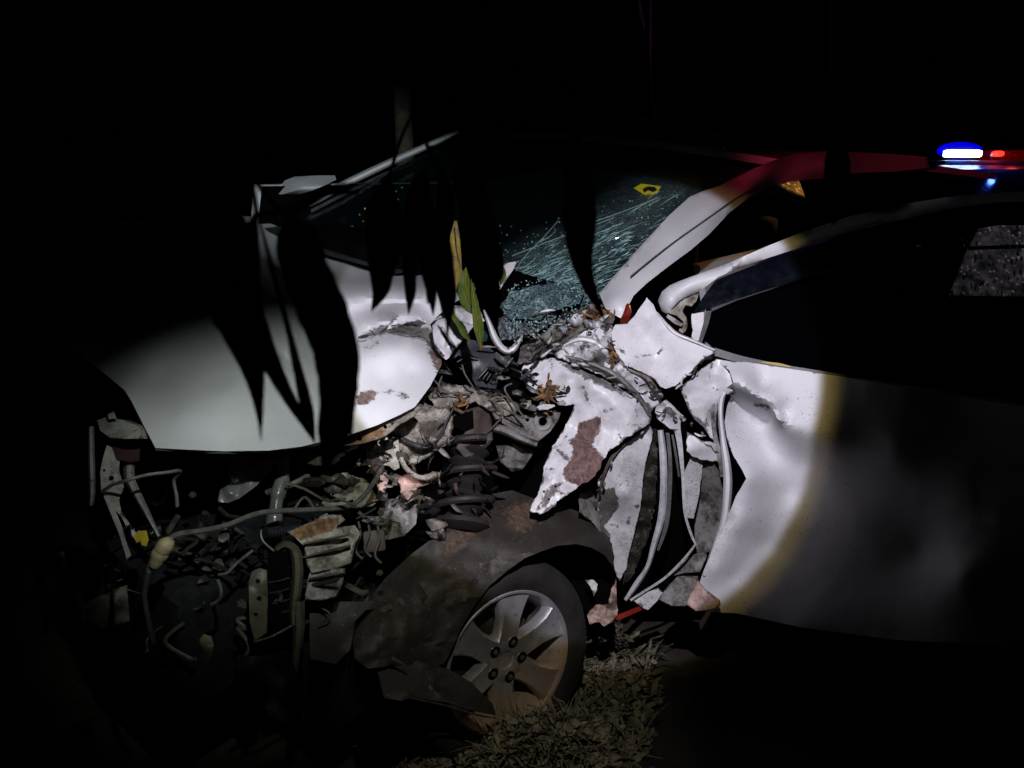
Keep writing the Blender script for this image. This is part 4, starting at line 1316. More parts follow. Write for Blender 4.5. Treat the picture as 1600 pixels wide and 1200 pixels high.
sheet('torn_metal', CAR, Z6([(390, 950), (440, 920), (520, 940), (560, 915), (600, 930), (595, 965), (530, 985), (490, 1000), (440, 1060), (405, 1030)]), [(622, 750, 1.80), (680, 745, 1.79), (640, 780, 1.77)], M['pink'], res=3, seed=49, jit=(14, .03), c=.02, ridge=.02, rag=1.5, thick=.01)
strut = sheet('strut_plate', CAR, Z6([(668, 632), (760, 600), (830, 585), (858, 660), (865, 760), (830, 800), (780, 815), (745, 875), (680, 800), (690, 770), (725, 720), (672, 690)]),
              [(710, 650, 1.96), (762, 633, 2.0), (770, 695, 1.97), (735, 722, 1.93), (712, 700, 1.93)], M['brown'], res=4, seed=50, jit=(8, .015), thick=.02)
sheet('strut_recess_shade', strut, Z6([(670, 640), (765, 610), (770, 700), (725, 720), (670, 690)]), [(710, 650, 1.955), (740, 645, 1.975), (730, 680, 1.95)], M['void'], res=5, thick=.004, edge_px=0)  # flat near-black patch paints the shade of a recess
coil = []
ca, cb = P(735, 690, 2.0), P(722, 812, 1.93)
ax = (cb - ca)
bs = basis(ax)
for i in range(70):
    t = i / 69
    a = t * 2 * math.pi * 2.6 + .8
    coil.append(ca + ax * t + bs @ Vector((math.cos(a) * .072, math.sin(a) * .072, 0)))
V, Fc = tube_geo(coil, .0105, 8)
spring = mesh_obj('coil_spring', V, Fc, M['spring'], CAR)
boot = []
for i in range(15):
    t = i / 14
    boot.append((ca + ax * t, .048 + .008 * math.cos(i * math.pi)))
V, Fc = tube_geo([b[0] for b in boot], [b[1] for b in boot], 14)
mesh_obj('strut_boot', V, Fc, M['rubber'], CAR)
V, Fc = lathe_geo([(0, 0), (.07, 0), (.075, .012), (.05, .03), (0, .03)], 24)
mesh_obj('spring_seat', [cb + bs @ v for v in V], Fc, M['spring'], CAR)
sheet('suspension_brace', CAR, Z6([(885, 645), (930, 632), (1000, 640), (1090, 622), (1170, 612), (1205, 620), (1190, 665), (1150, 720), (1095, 765), (1030, 745), (960, 705), (905, 672)]),
      [(777, 652, 2.02), (870, 643, 2.1), (845, 690, 2.04), (815, 660, 2.05)], M['grey'], res=4, seed=51, jit=(5, .006), thick=.012, holes=[(848, 659, 6), (824, 656, 3)], edge_px=4)
V, Fc = lathe_geo([(.013, 0), (.024, .002), (.026, 0), (.026, -.006)], 20)
bz = basis(P(848, 659, 1) - P(848, 659, 2))
mesh_obj('brace_bush', [P(848, 659, 2.055) + bz @ v for v in V], Fc, M['grey'], CAR)
ribbon('suspension_arm', CAR, Z6([(870, 700, 1.98), (930, 715, 1.99), (1000, 750, 2.0), (1085, 785, 2.0)]), [14, 14, 12, 10], M['grey'], thick=.03, bow=.012)
sheet('engine_bay_plate', CAR, Z6([(880, 790), (960, 780), (1040, 800), (1070, 820), (1010, 910), (960, 920), (900, 870)]), [(775, 697, 2.08), (834, 706, 2.1), (800, 737, 2.06)], M['grey'], res=4, seed=52, jit=(10, .03), rag=1)
sheet('chassis_rail', CAR, Z6([(10, 1075), (90, 990), (160, 935), (235, 960), (295, 1060), (250, 1102), (130, 1095), (40, 1110)]), [(503, 786, 1.72), (550, 742, 1.82), (592, 782, 1.76), (560, 794, 1.70)], M['cream'], res=4, seed=53, jit=(12, .02), rag=1, thick=.02,
      holes=[(520, 772, 2.5), (530, 760, 2)])
sheet('gearbox_housing', CAR, Z6([(300, 1060), (400, 1050), (480, 1000), (520, 1010), (490, 1100), (480, 1180), (420, 1240), (330, 1260), (290, 1200)]), [(595, 782, 1.82), (660, 765, 1.88), (640, 830, 1.80), (592, 840, 1.76)], M['grey'], res=4, seed=54, jit=(24, .03), c=.02, ridge=.02, thick=.05)
box('relay_box', CAR, P(584, 846, 1.70), (.05, .05, .07), M['brown'], basis(P(584, 846, 1) - P(560, 860, 1.8)), .008)

# ---- wheel-arch liner
sheet('wheel_liner', CAR, [(548, 985), (570, 945), (600, 905), (640, 868), (690, 830), (735, 795), (768, 772), (800, 766), (832, 778), (870, 786), (905, 800), (935, 822), (953, 842), (960, 870), (958, 885), (945, 868), (925, 856), (900, 850), (870, 853), (845, 862),
                             (820, 872), (795, 890), (765, 915), (742, 945), (722, 978), (708, 1010), (695, 1035), (670, 1048), (645, 1040), (610, 1040), (575, 1045), (555, 1030)],
      [(548, 985, 1.66), (640, 868, 1.84), (735, 795, 1.98), (800, 766, 2.06), (870, 786, 2.07), (953, 842, 2.08), (958, 885, 2.05), (900, 850, 1.93), (845, 862, 1.87), (795, 890, 1.84), (742, 945, 1.79), (708, 1010, 1.75), (670, 1048, 1.70),
       (575, 1045, 1.60), (650, 960, 1.71), (720, 890, 1.81), (800, 830, 1.93), (870, 820, 1.98)], M['liner'], res=8, seed=55, thick=.004, c=.2, fine=.02, edge_px=0,
      creases=[[(708, 850, 1.865), (760, 838, 1.90), (800, 840, 1.905), (835, 850, 1.89), (880, 835, 1.945), (930, 840, 2.01)], [(790, 778, 2.03), (792, 800, 1.97), (815, 815, 1.955)], [(600, 1000, 1.615), (650, 920, 1.745), (710, 855, 1.865)]],
      stain=[[(780, 800), (830, 780), (860, 800), (820, 830)], [(690, 850), (740, 810), (760, 820), (700, 870)]], soft=20)

# ---- front wheel
WC = P(786, 1028, 1.95)
WS = .91
WN = Vector((math.sin(RAD(35)), -math.cos(RAD(35)), .14)).normalized()
WB = basis(WN)
wheel = bpy.data.objects.new('front_wheel', None)
link(wheel, CAR)
wheel.location = WC - CAR0


def wmesh(name, V, Fc, mat, sharp=35):
    return mesh_obj(name, [WC + WB @ (Vector(v) * WS) for v in V], Fc, mat, wheel, sharp=sharp)


V, Fc = lathe_geo([(.200, .015), (.205, .030), (.222, .046), (.255, .052), (.282, .042), (.296, .022), (.300, -.02), (.300, -.10), (.292, -.135), (.26, -.155), (.215, -.15), (.2, -.135)], 56)
wmesh('tyre', V, Fc, M['rubber'], 60)
V, Fc = lathe_geo([(.214, .034), (.210, .040), (.203, .038), (.198, .026), (.190, .010), (.180, -.03), (.172, -.10), (.180, -.135), (.205, -.145), (.209, -.13), (.19, -.10)], 56)
rim = wmesh('rim', V, Fc, M['alloy'])
NSP = 6
for k in range(NSP):
    a0 = RAD(78) - k * 2 * math.pi / NSP
    prof = []
    V, Fc = [], []
    # stations along the spoke: radius, half width, height of ridge, height of valley
    for (r, w, zr, zv) in ((.050, .040, .018, .017), (.085, .036, .022, .017), (.125, .036, .027, .019), (.165, .046, .031, .024), (.198, .064, .031, .029)):
        for (s, z) in ((-1, zr - .012), (-.82, zr), (-.45, zr - .002), (0, zv), (.45, zr - .002), (.82, zr), (1, zr - .012), (1, zr - .035), (-1, zr - .035)):
            off = s * w
            V.append((r * math.cos(a0) - off * math.sin(a0), r * math.sin(a0) + off * math.cos(a0), z))
    n = 9
    for i in range(4):
        for j in range(n):
            Fc.append((i * n + j, (i + 1) * n + j, (i + 1) * n + (j + 1) % n, i * n + (j + 1) % n))
    Fc.append(tuple(range(n)))
    Fc.append(tuple(reversed(range(4 * n, 5 * n))))
    wmesh('spoke', V, Fc, M['alloy'], 50)
V, Fc = lathe_geo([(0, .012), (.024, .012), (.026, .016), (.030, .018), (.066, .017), (.076, .010), (.078, -.02)], 40)
wmesh('hub', V, Fc, M['alloy'])
for k in range(5):
    a = RAD(60 - 72 * k)
    c = Vector((.054 * math.cos(a), .054 * math.sin(a), .0182))
    V, Fc = lathe_geo([(.0185, .0008), (.017, .002), (.016, 0), (.016, .001)], 16)
    wmesh('lug_recess', [v + c for v in V], Fc, M['steel'])
    V, Fc = lathe_geo([(0, .0012), (.017, .0012)], 16)
    wmesh('lug_hole_shade', [v + c for v in V], Fc, M['void'])  # near-black disc paints the dark of the hole
    V, Fc = lathe_geo([(0, .010), (.006, .010), (.0085, .006), (.0085, 0)], 6)
    wmesh('lug_nut', [v + c for v in V], Fc, M['steel'], 20)
V, Fc = lathe_geo([(.03, -.06), (.135, -.06), (.14, -.066), (.14, -.085), (.03, -.085)], 40)
wmesh('brake_disc', V, Fc, M['spring'])

# ---- front end: radiator support, brackets
D0 = 1.40
rs = sheet('radiator_support', CAR, [(170, 686), (184, 688), (189, 705), (186, 735), (194, 760), (186, 782), (190, 800), (203, 819), (197, 822), (190, 808), (182, 800), (190, 822), (198, 848), (205, 868), (198, 874), (188, 840), (174, 805), (158, 766), (156, 737), (162, 712)],
           [(170, 686, 1.45), (186, 735, 1.46), (156, 740, 1.42), (188, 800, 1.44), (200, 868, 1.40)], M['support'], res=4, seed=70, thick=.008, jit=(6, .006), holes=[(174, 747, 4), (163, 735, 2)], edge_px=3)
sheet('headlamp_mount', CAR, [(152, 656), (165, 652), (190, 656), (212, 664), (221, 670), (220, 685), (200, 686), (172, 684), (156, 672)], [(152, 656, 1.47), (221, 672, 1.43), (172, 684, 1.40)], M['support'], res=4, seed=71, ext=(0, .03, -.012), jit=(5, .006), edge_px=3)
sheet('headlamp_mount', CAR, [(168, 648), (178, 642), (182, 654), (170, 655)], [(168, 648, 1.45), (182, 654, 1.44), (178, 642, 1.46)], M['support'], res=3, seed=72, thick=.01)
sheet('lamp_socket', CAR, [(172, 687), (219, 686), (218, 720), (205, 722), (182, 718)], [(172, 687, 1.44), (219, 686, 1.46), (200, 720, 1.46)], plain('dark_red_plastic', (.03, .008, .008), .5), res=6, thick=.05, edge_px=0)
ribbon('support_strut', CAR, [(202, 722, 1.48), (203, 750, 1.48), (222, 788, 1.46), (248, 838, 1.44)], [18, 17, 13, 7], M['support'], thick=.02, bow=.012)
ribbon('support_strut', CAR, [(142, 666, 1.46), (143, 720, 1.45), (144, 770, 1.44), (142, 790, 1.44)], [10, 11, 10, 8], M['support'], thick=.02, bow=.01)
tube('wiring', CAR, [(160, 768, 1.40), (175, 758, 1.39), (200, 750, 1.38), (230, 742, 1.40), (262, 738, 1.42), (282, 736, 1.44), (272, 750, 1.46), (276, 775, 1.46), (277, 792, 1.46)], .0035, M['wire'])
tube('wiring', CAR, [(232, 895, 1.36), (238, 875, 1.36), (252, 855, 1.36), (275, 836, 1.37), (310, 830, 1.40), (350, 822, 1.44), (400, 803, 1.48), (440, 798, 1.52), (490, 796, 1.56), (540, 792, 1.60), (565, 778, 1.63), (585, 752, 1.68), (597, 730, 1.74)], .0055, M['wire'])
tube('wiring', CAR, [(340, 905, 1.45), (345, 920, 1.45), (344, 935, 1.45), (330, 945, 1.45)], .0035, M['wire'])
tube('wiring', CAR, [(395, 860, 1.5), (370, 880, 1.47), (355, 895, 1.46), (340, 898, 1.45)], .003, M['wire'])
tube('wiring', CAR, [(232, 893, 1.36), (226, 930, 1.38), (232, 970, 1.40), (240, 1005, 1.42)], .005, M['wire'])
tube('wiring', CAR, [(560, 800, 1.66), (580, 815, 1.66), (600, 818, 1.68), (612, 800, 1.72)], .004, M['wire'])
for q in ((560, 815), (574, 812), (590, 822)):
    tube('wiring', CAR, [(q[0], q[1], 1.66), (q[0] + 3, q[1] + 20, 1.65), (q[0] - 4, q[1] + 45, 1.64), (q[0] + 6, q[1] + 58, 1.64)], .0028, M['wire'])
tube('wire_connector', CAR, [(241, 884, 1.355), (250, 866, 1.352), (258, 853, 1.35), (268, 843, 1.352)], [.010, .011, .012, .013, .013, .0155, .0155, .0155, .014, .015, .0155, .0155, .0155, .0155, .014, .0125, .011, .009, .007], M['connector'], seg=12)
sheet('clip', CAR, ZA([(555, 370), (575, 345), (610, 345), (620, 380), (610, 410), (590, 405), (585, 385), (570, 395)]), [(210, 838, 1.40), (230, 832, 1.40), (222, 850, 1.39)], M['yellow'], res=3, thick=.012, seed=73)
sheet('clip', CAR, ZA([(545, 340), (560, 335), (568, 360), (552, 372)]), [(205, 828, 1.41), (212, 830, 1.41), (208, 838, 1.40)], M['greywhite'], res=3, thick=.01, seed=74)
# washer bottle and pipe hanging under the hood
sheet('washer_bottle', CAR, Z5([(985, 560), (1020, 520), (1080, 535), (1090, 600), (1120, 560), (1200, 520), (1230, 540), (1180, 610), (1120, 670), (1040, 730), (980, 755), (930, 748), (940, 690), (1000, 650), (980, 610)]),
      [(358, 725, 1.62), (432, 715, 1.66), (345, 782, 1.58), (400, 750, 1.60)], M['bottle'], res=4, seed=75, jit=(18, .025), thick=.02, edge_px=4)
tube('pipe', CAR, [(440, 712, 1.66), (442, 745, 1.64), (434, 775, 1.62), (430, 800, 1.61), (428, 828, 1.60)], [.014] * 7 + [.017] * 6 + [.014] * 6 + [.018] * 6, M['bottle'], seg=12)
corr = []
for i in range(24):
    t = i / 23
    corr.append((415 + 55 * t, 832 - 10 * t * t, 1.56 + .05 * t))
V, Fc = tube_geo([P(*q) for q in corr], [.009 if i % 2 else .0125 for i in range(24)], 10)
mesh_obj('corrugated_hose', V, Fc, M['black'], CAR)
# gearbox bracket, pink with black dirt, and control unit
sheet('engine_support', CAR, ZA([(1195, 350), (1290, 310), (1350, 280), (1420, 278), (1440, 300), (1400, 330), (1480, 320), (1500, 360), (1480, 400), (1465, 480), (1440, 490), (1300, 520), (1275, 480), (1270, 410), (1230, 375)]),
      [(448, 831, 1.52), (530, 806, 1.60), (560, 832, 1.62), (550, 880, 1.58), (487, 893, 1.52), (510, 840, 1.55)], M['cream'], res=4, seed=76, jit=(16, .015), thick=.05, rag=.8,
      stain=[[(452, 830), (500, 810), (535, 808), (520, 830), (470, 845)]], soft=6, wear=[[(480, 820), (520, 815), (525, 822), (480, 830)]])
sheet('engine_support', CAR, ZA([(1290, 520), (1440, 490), (1430, 560), (1400, 620), (1340, 635), (1270, 630), (1280, 560)]), [(484, 895, 1.53), (540, 884, 1.58), (500, 936, 1.51)], M['grey'], res=5, seed=77, jit=(6, .012), thick=.05)
cu = sheet('control_unit', CAR, ZA([(1036, 560), (1050, 515), (1080, 500), (1112, 508), (1116, 640), (1112, 770), (1060, 805), (1040, 720)]),
           [(390, 905, 1.44), (418, 892, 1.46), (417, 985, 1.44), (398, 1000, 1.42)], M['olive'], res=4, seed=78, jit=(8, .008), thick=.06, edge_px=4, holes=[(403, 908, 4), (405, 935, 4), (400, 960, 3)])
ribbon('control_unit_post', cu, ZA([(1150, 425, 1.50), (1190, 405, 1.49), (1228, 430, 1.48), (1240, 500, 1.475), (1236, 580, 1.47), (1225, 660, 1.465), (1222, 740, 1.46)]), [10, 14, 17, 18, 17, 15, 10], M['olive'], thick=.03, bow=.014)
sheet('control_unit_shade', cu, ZA([(1116, 440), (1200, 430), (1215, 600), (1215, 735), (1140, 770), (1112, 700)]), [(422, 868, 1.49), (451, 865, 1.51), (452, 970, 1.48), (425, 985, 1.47)], M['void'], res=8, thick=.02, edge_px=0)  # near-black sheet paints the recess between the plates
for k in range(4):
    ribbon('control_unit_fin', cu, ZA([(1120, 560 + k * 45, 1.475), (1165, 553 + k * 45, 1.478), (1205, 540 + k * 45, 1.482)]), 2.5, M['black'], thick=.012)
ribbon('control_unit_rim', cu, ZA([(1055, 808, 1.405), (1130, 785, 1.42), (1215, 740, 1.445)]), 3, M['steel'], thick=.01)
ribbon('support_bar', CAR, ZA([(1240, 640, 1.47), (1245, 760, 1.46), (1230, 880, 1.46), (1215, 980, 1.45), (1230, 1060, 1.45), (1250, 1130, 1.45)]), [22, 18, 14, 16, 24, 20], M['olive'], thick=.03, bow=.01)
sheet('splash_shield', CAR, ZA([(990, 860), (1080, 870), (1200, 840), (1260, 1000), (1280, 1100), (1200, 1140), (1060, 1110), (960, 1060)]), [(370, 1022, 1.38), (450, 1015, 1.42), (478, 1110, 1.42), (400, 1115, 1.36)], plain('olive_plastic', (.012, .013, .008), .6), res=8, seed=79, jit=(8, .02), thick=.01, edge_px=0)
sheet('splash_shield', CAR, ZA([(1290, 650), (1420, 640), (1560, 640), (1480, 720), (1460, 840), (1400, 900), (1290, 880)]), [(484, 944, 1.58), (585, 940, 1.64), (540, 1030, 1.56)], M['liner'], res=8, seed=80, jit=(8, .02), thick=.01, edge_px=0)
sheet('bumper_remnant', CAR, ZA([(350, 650), (420, 610), (465, 600), (450, 740), (370, 785)]), [(131, 944, 1.32), (172, 925, 1.34), (138, 994, 1.30)], M['cream'], res=4, seed=81, jit=(6, .012), thick=.02)
sheet('bumper_remnant', CAR, ZA([(470, 590), (530, 570), (540, 720), (475, 745)]), [(176, 921, 1.34), (200, 914, 1.36), (180, 978, 1.33)], M['cream'], res=4, seed=82, jit=(4, .01), thick=.02)
sheet('fog_lamp_cap', CAR, ZA([(830, 800), (850, 775), (880, 785), (890, 820), (880, 870), (865, 900), (850, 850)]), [(312, 1000, 1.36), (330, 992, 1.36), (326, 1035, 1.36), (322, 1010, 1.34)], M['connector'], res=3, seed=83, thick=.02, edge_px=0)
tube('side_bolt', CAR, [(92, 862, 1.35), (94, 875, 1.35), (96, 888, 1.36)], .009, M['steel'])
sheet('lower_bumper', CAR, [(590, 1050), (640, 1030), (700, 1045), (735, 1065), (770, 1100), (775, 1118), (745, 1112), (700, 1098), (650, 1090), (625, 1095), (600, 1090)],
      [(590, 1050, 1.62), (700, 1045, 1.72), (775, 1118, 1.76), (640, 1092, 1.60)], M['liner'], res=6, seed=84, jit=(10, .025), thick=.004, edge_px=0)
ribbon('bumper_lip', CAR, [(640, 1090, 1.585), (700, 1103, 1.66), (745, 1117, 1.72), (775, 1122, 1.745)], [3, 3, 3, 2], M['steel'], thick=.006)
ribbon('bumper_lip', CAR, [(612, 1028, 1.60), (628, 1036, 1.61), (638, 1046, 1.62)], [5, 4, 2], M['seal'], thick=.008)
for (u, v, d, s) in ((300, 940, 1.75, (.34, .26, .3)), (380, 830, 1.95, (.45, .3, .25)), (520, 1000, 1.85, (.3, .25, .25))):
    box('engine_block', CAR, P(u, v, d), s, M['black'], Matrix((RT, -HD, UP)).transposed(), .03)
for i in range(26):
    u, v = rng.uniform(250, 480), rng.uniform(840, 960)
    d = 1.5 + rng.uniform(0, .12)
    pl = [(u + rng.uniform(5, 16) * math.cos(a), v + rng.uniform(4, 12) * math.sin(a)) for a in (0, 1.2, 2.4, 3.6, 4.8)]
    sheet('engine_fragment', CAR, pl, [(pl[0][0], pl[0][1], d), (pl[2][0], pl[2][1], d + rng.uniform(-.02, .03)), (pl[4][0], pl[4][1], d - .01)], M[rng.choice(['black', 'brown', 'grey', 'black', 'liner'])], res=4, seed=200 + i, jit=(2, .01), thick=.015)
for i in range(46):
    u, v = rng.uniform(230, 560), rng.uniform(735, 1000)
    d = 1.52 + rng.uniform(0, .22)
    n_ = rng.randint(3, 5)
    pth = [(u, v, d)]
    for _ in range(n_):
        pth.append((pth[-1][0] + rng.uniform(-38, 38), pth[-1][1] + rng.uniform(-22, 30), pth[-1][2] + rng.uniform(-.03, .03)))
    tube('wiring', CAR, pth, rng.choice([.002, .003, .0045, .007]), M[rng.choice(['black', 'wire', 'black', 'olive', 'rubber'])], seg=6, k=5)
for i in range(14):
    u, v = rng.uniform(250, 600), rng.uniform(730, 980)
    d = 1.5 + rng.uniform(0, .15) + max(0, (u - 480) * .0006)
    V, Fc = lathe_geo([(0, .004), (.0035, .004), (.005, .002), (.005, -.003), (.008, -.003), (.008, -.005)], 6)
    bz_ = basis(Vector((rng.uniform(-.6, .6), -1, rng.uniform(-.3, .8))))
    mesh_obj('bolt', [P(u, v, d) + bz_ @ q for q in V], Fc, M[rng.choice(['steel', 'olive', 'brown', 'grey'])], CAR, sharp=20)
for u0, v0, u1, v1 in ((470, 872, 548, 852), (474, 850, 545, 836), (482, 905, 540, 895)):
    ribbon('casting_rib', CAR, [(u0, v0, 1.50), ((u0 + u1) / 2, (v0 + v1) / 2, 1.52), (u1, v1, 1.555)], [3, 4, 3], M['olive'], thick=.012, bow=.006)
# small torn bits caught between the panels of the crush zone
for i in range(34):
    u, v = rng.uniform(660, 900), rng.uniform(596, 640)
    d = 2.02 + rng.uniform(-.03, .03)
    pl = [(u + rng.uniform(3, 11) * math.cos(a), v + rng.uniform(2, 7) * math.sin(a)) for a in (0, 1.2, 2.4, 3.6, 4.8)]
    sheet('torn_metal', CAR, pl, [(pl[0][0], pl[0][1], d), (pl[2][0], pl[2][1], d + rng.uniform(-.02, .03)), (pl[4][0], pl[4][1], d - .01)], M[rng.choice(['grey', 'brown', 'cream', 'grey', 'black', 'greywhite'])], res=4, seed=300 + i, jit=(2, .012), thick=.006)
def curl(u, v, d, L, w, a, mat, nm='torn_metal'):
    du, dv = math.cos(a) * L * .5, math.sin(a) * L * .5
    ribbon(nm, CAR, [(u - du, v - dv, d + rng.uniform(-.005, .012)), (u + rng.uniform(-2, 2), v + rng.uniform(-2, 2), d - rng.uniform(.004, .02)), (u + du, v + dv, d + rng.uniform(-.005, .015))],
           [w * rng.uniform(.3, 1), w, w * rng.uniform(.1, .6)], M[mat], thick=.003, k=3, bow=rng.uniform(-.01, .012))


for pth, n in (([(868, 560, 2.03), (930, 578, 1.985), (985, 612, 1.965), (1014, 652, 2.0)], 14), ([(962, 562, 1.99), (1000, 590, 1.965), (1034, 622, 1.985)], 10), ([(1044, 614, 1.97), (1085, 583, 1.98), (1116, 553, 2.0)], 9),
               ([(866, 548, 2.05), (905, 522, 2.05), (955, 508, 2.04)], 12), ([(1016, 655, 2.03), (1045, 640, 1.99), (1075, 660, 2.03), (1118, 700, 2.03)], 12), ([(1014, 668, 2.05), (975, 690, 2.03), (940, 745, 2.02), (932, 790, 2.04)], 8),
               ([(565, 522, 1.93), (620, 510, 2.0), (680, 528, 1.98), (690, 550, 1.95)], 12)):
    for _ in range(n):
        i = rng.randrange(len(pth) - 1)
        t = rng.random()
        u, v, d = (pth[i][k] + (pth[i + 1][k] - pth[i][k]) * t for k in range(3))
        a = math.atan2(pth[i + 1][1] - pth[i][1], pth[i + 1][0] - pth[i][0]) + rng.gauss(0, .5)
        curl(u + rng.gauss(0, 3), v + rng.gauss(0, 3), d - .006, rng.uniform(6, 20), rng.uniform(1.5, 5), a, rng.choice(['grey', 'paint', 'brown', 'greywhite', 'grey', 'flange']))
for _ in range(30):
    curl(rng.uniform(690, 840), rng.uniform(540, 622), 2.0 + rng.uniform(-.02, .04), rng.uniform(8, 34), rng.uniform(2, 8), rng.uniform(-.9, .9), rng.choice(['black', 'dark', 'black', 'grey', 'seal']), 'plastic_shard')
for _ in range(26):
    curl(rng.uniform(815, 960), rng.uniform(485, 565), 2.05 + rng.uniform(-.02, .04), rng.uniform(8, 28), rng.uniform(2, 8), rng.uniform(-1.2, .4), rng.choice(['grey', 'cream', 'greywhite', 'brown', 'flange', 'paint']))
for _ in range(24):
    curl(rng.uniform(560, 700), rng.uniform(640, 790), 1.79 + rng.uniform(-.02, .06), rng.uniform(8, 26), rng.uniform(2, 7), rng.uniform(-1.5, 1.5), rng.choice(['grey', 'cream', 'brown', 'flange', 'pink', 'black']))
for i in range(44):
    u, v = rng.uniform(480, 700), rng.uniform(690, 860)
    if (u - 600) * .75 + 770 < v - 70:
        continue
    d = 1.74 + (u - 560) * .0011 + rng.uniform(-.05, .05)
    pl = [(u + rng.uniform(6, 24) * math.cos(a), v + rng.uniform(4, 15) * math.sin(a)) for a in (0, .9, 1.9, 2.8, 3.7, 4.6, 5.5)]
    sheet('torn_metal', CAR, pl, [(pl[0][0], pl[0][1], d), (pl[3][0], pl[3][1], d + rng.uniform(-.03, .04)), (pl[5][0], pl[5][1], d - .015), (u, v, d - rng.uniform(0, .03))], M[rng.choice(['grey', 'cream', 'brown', 'olive', 'black', 'flange', 'cream'])], res=4, seed=500 + i, jit=(4, .02), c=.02, rag=1.4, thick=.006, sharp=18)
for _ in range(22):
    curl(rng.uniform(680, 790), rng.uniform(690, 800), 1.86 + rng.uniform(-.02, .05), rng.uniform(8, 30), rng.uniform(2, 8), rng.uniform(-1.5, 1.5), rng.choice(['brown', 'flange', 'black', 'brown', 'grey']))
for _ in range(8):
    u, v = rng.uniform(640, 800), rng.uniform(560, 660)
    tube('wiring', CAR, [(u, v, 1.96), (u + rng.uniform(-30, 30), v + rng.uniform(5, 25), 1.95), (u + rng.uniform(-50, 50), v + rng.uniform(20, 60), 1.97)], .0025, M['wire'], seg=6)
sheet('torn_metal', CAR, Z7([(118, 660), (150, 645), (210, 645), (215, 655), (180, 672), (135, 675)]), [(838, 637, 2.0), (866, 633, 2.01), (850, 641, 1.99)], M['paint'], res=3, thick=.006)

# ------------------------------------------------------------------ bark splinters jammed in the wreck
def splinters(label, u0, v0, d0, n, spread, ln):
    t = thing('bark_debris', label, 'bark', P(u0, v0, d0), 'bark jammed in the wreck')
    for i in range(n):
        u, v = u0 + rng.gauss(0, spread[0]), v0 + rng.gauss(0, spread[1])
        a = rng.uniform(0, math.pi)
        L = rng.uniform(*ln)
        w = rng.uniform(1.6, 5.5)
        d = d0 + rng.uniform(-.02, .012)
        du, dv = math.cos(a) * L * .5, math.sin(a) * L * .5
        ribbon('splinter', t, [(u - du, v - dv, d + rng.uniform(-.012, .012)), (u + rng.uniform(-1, 1), v + rng.uniform(-1, 1), d - .006), (u + du, v + dv, d + rng.uniform(-.012, .012))], [w * .5, w, w * .35], M['wood'] if rng.random() < .6 else M['woodd'], thick=.006, k=2)
    return t


splinters('clump of orange bark splinters caught under the torn front wing', 857, 613, 2.03, 34, (9, 9), (7, 20))
splinters('brown bark wedged at the foot of the windscreen pillar', 928, 492, 2.10, 26, (16, 5), (8, 24))
splinters('small orange bark wad on the crushed ledge beside the strut', 716, 634, 1.95, 18, (6, 5), (5, 14))
splinters('bark sliver pinched in the wing crease below the white corner', 958, 552, 1.975, 10, (3, 10), (8, 18))

# ------------------------------------------------------------------ hanging leaves in front of the car
LS = .58


def leaf(parent, rib, half, d, mat=None, fold=.12, curl=0.0, dl=None):
    """one long leaf: midrib in photo pixels, half widths in pixels along it, d metres away"""
    k = 5
    n = len(rib)
    if mat is None:
        d = d * LS
    ds = dl if dl else [d + curl * (i / max(1, n - 1)) ** 2 for i in range(n)]
    sp = spline([(a[0], a[1], dd, h) for a, dd, h in zip(rib, ds, half)], k)
    V = []
    m = len(sp)
    for i, (u, v, dd, h) in enumerate(sp):
        h = max(.3, h * (1 + .08 * mnoise.noise(Vector((u * .06, v * .06, dd * 20)))))
        a, b = sp[max(0, i - 1)], sp[min(m - 1, i + 1)]
        tx, ty = b[0] - a[0], b[1] - a[1]
        L = math.hypot(tx, ty) or 1
        nx, ny = -ty / L, tx / L
        wav = .004 * math.sin(i * .9 + u)
        for s, f in ((-1, 1), (-.5, .55), (0, 0), (.5, .55), (1, 1)):
            V.append(P(u + nx * h * s, v + ny * h * s, dd - fold * f * h / F_PX * dd + wav * s))
    c = len(V)
    V += [P(*(lambda q: (q[0], q[1], q[2] + .0009))(px_of(p))) for p in V]
    Fc = []
    for i in range(m - 1):
        for j in range(4):
            a = i * 5 + j
            Fc += [(a, a + 1, a + 6, a + 5), (c + a, c + a + 5, c + a + 6, c + a + 1)]
        for a in (i * 5, i * 5 + 4):
            Fc.append((a, c + a, c + a + 5, a + 5) if a % 5 else (a, a + 5, c + a + 5, c + a))
    return mesh_obj('leaf', V, Fc, mat or M['leafd'], parent)


def branch(label, root, twig_paths):
    near = root[2] < 1.0
    if near:
        root = (root[0], root[1], root[2] * LS)
        twig_paths = [[(u, v, d * LS) for u, v, d in p] for p in twig_paths]
    t = thing('hanging_branch', label, 'branch', P(*root), 'leafy branches hanging before the lens')
    for pth in twig_paths:
        tube('twig', t, pth, .0013, M['bark'])
    return t


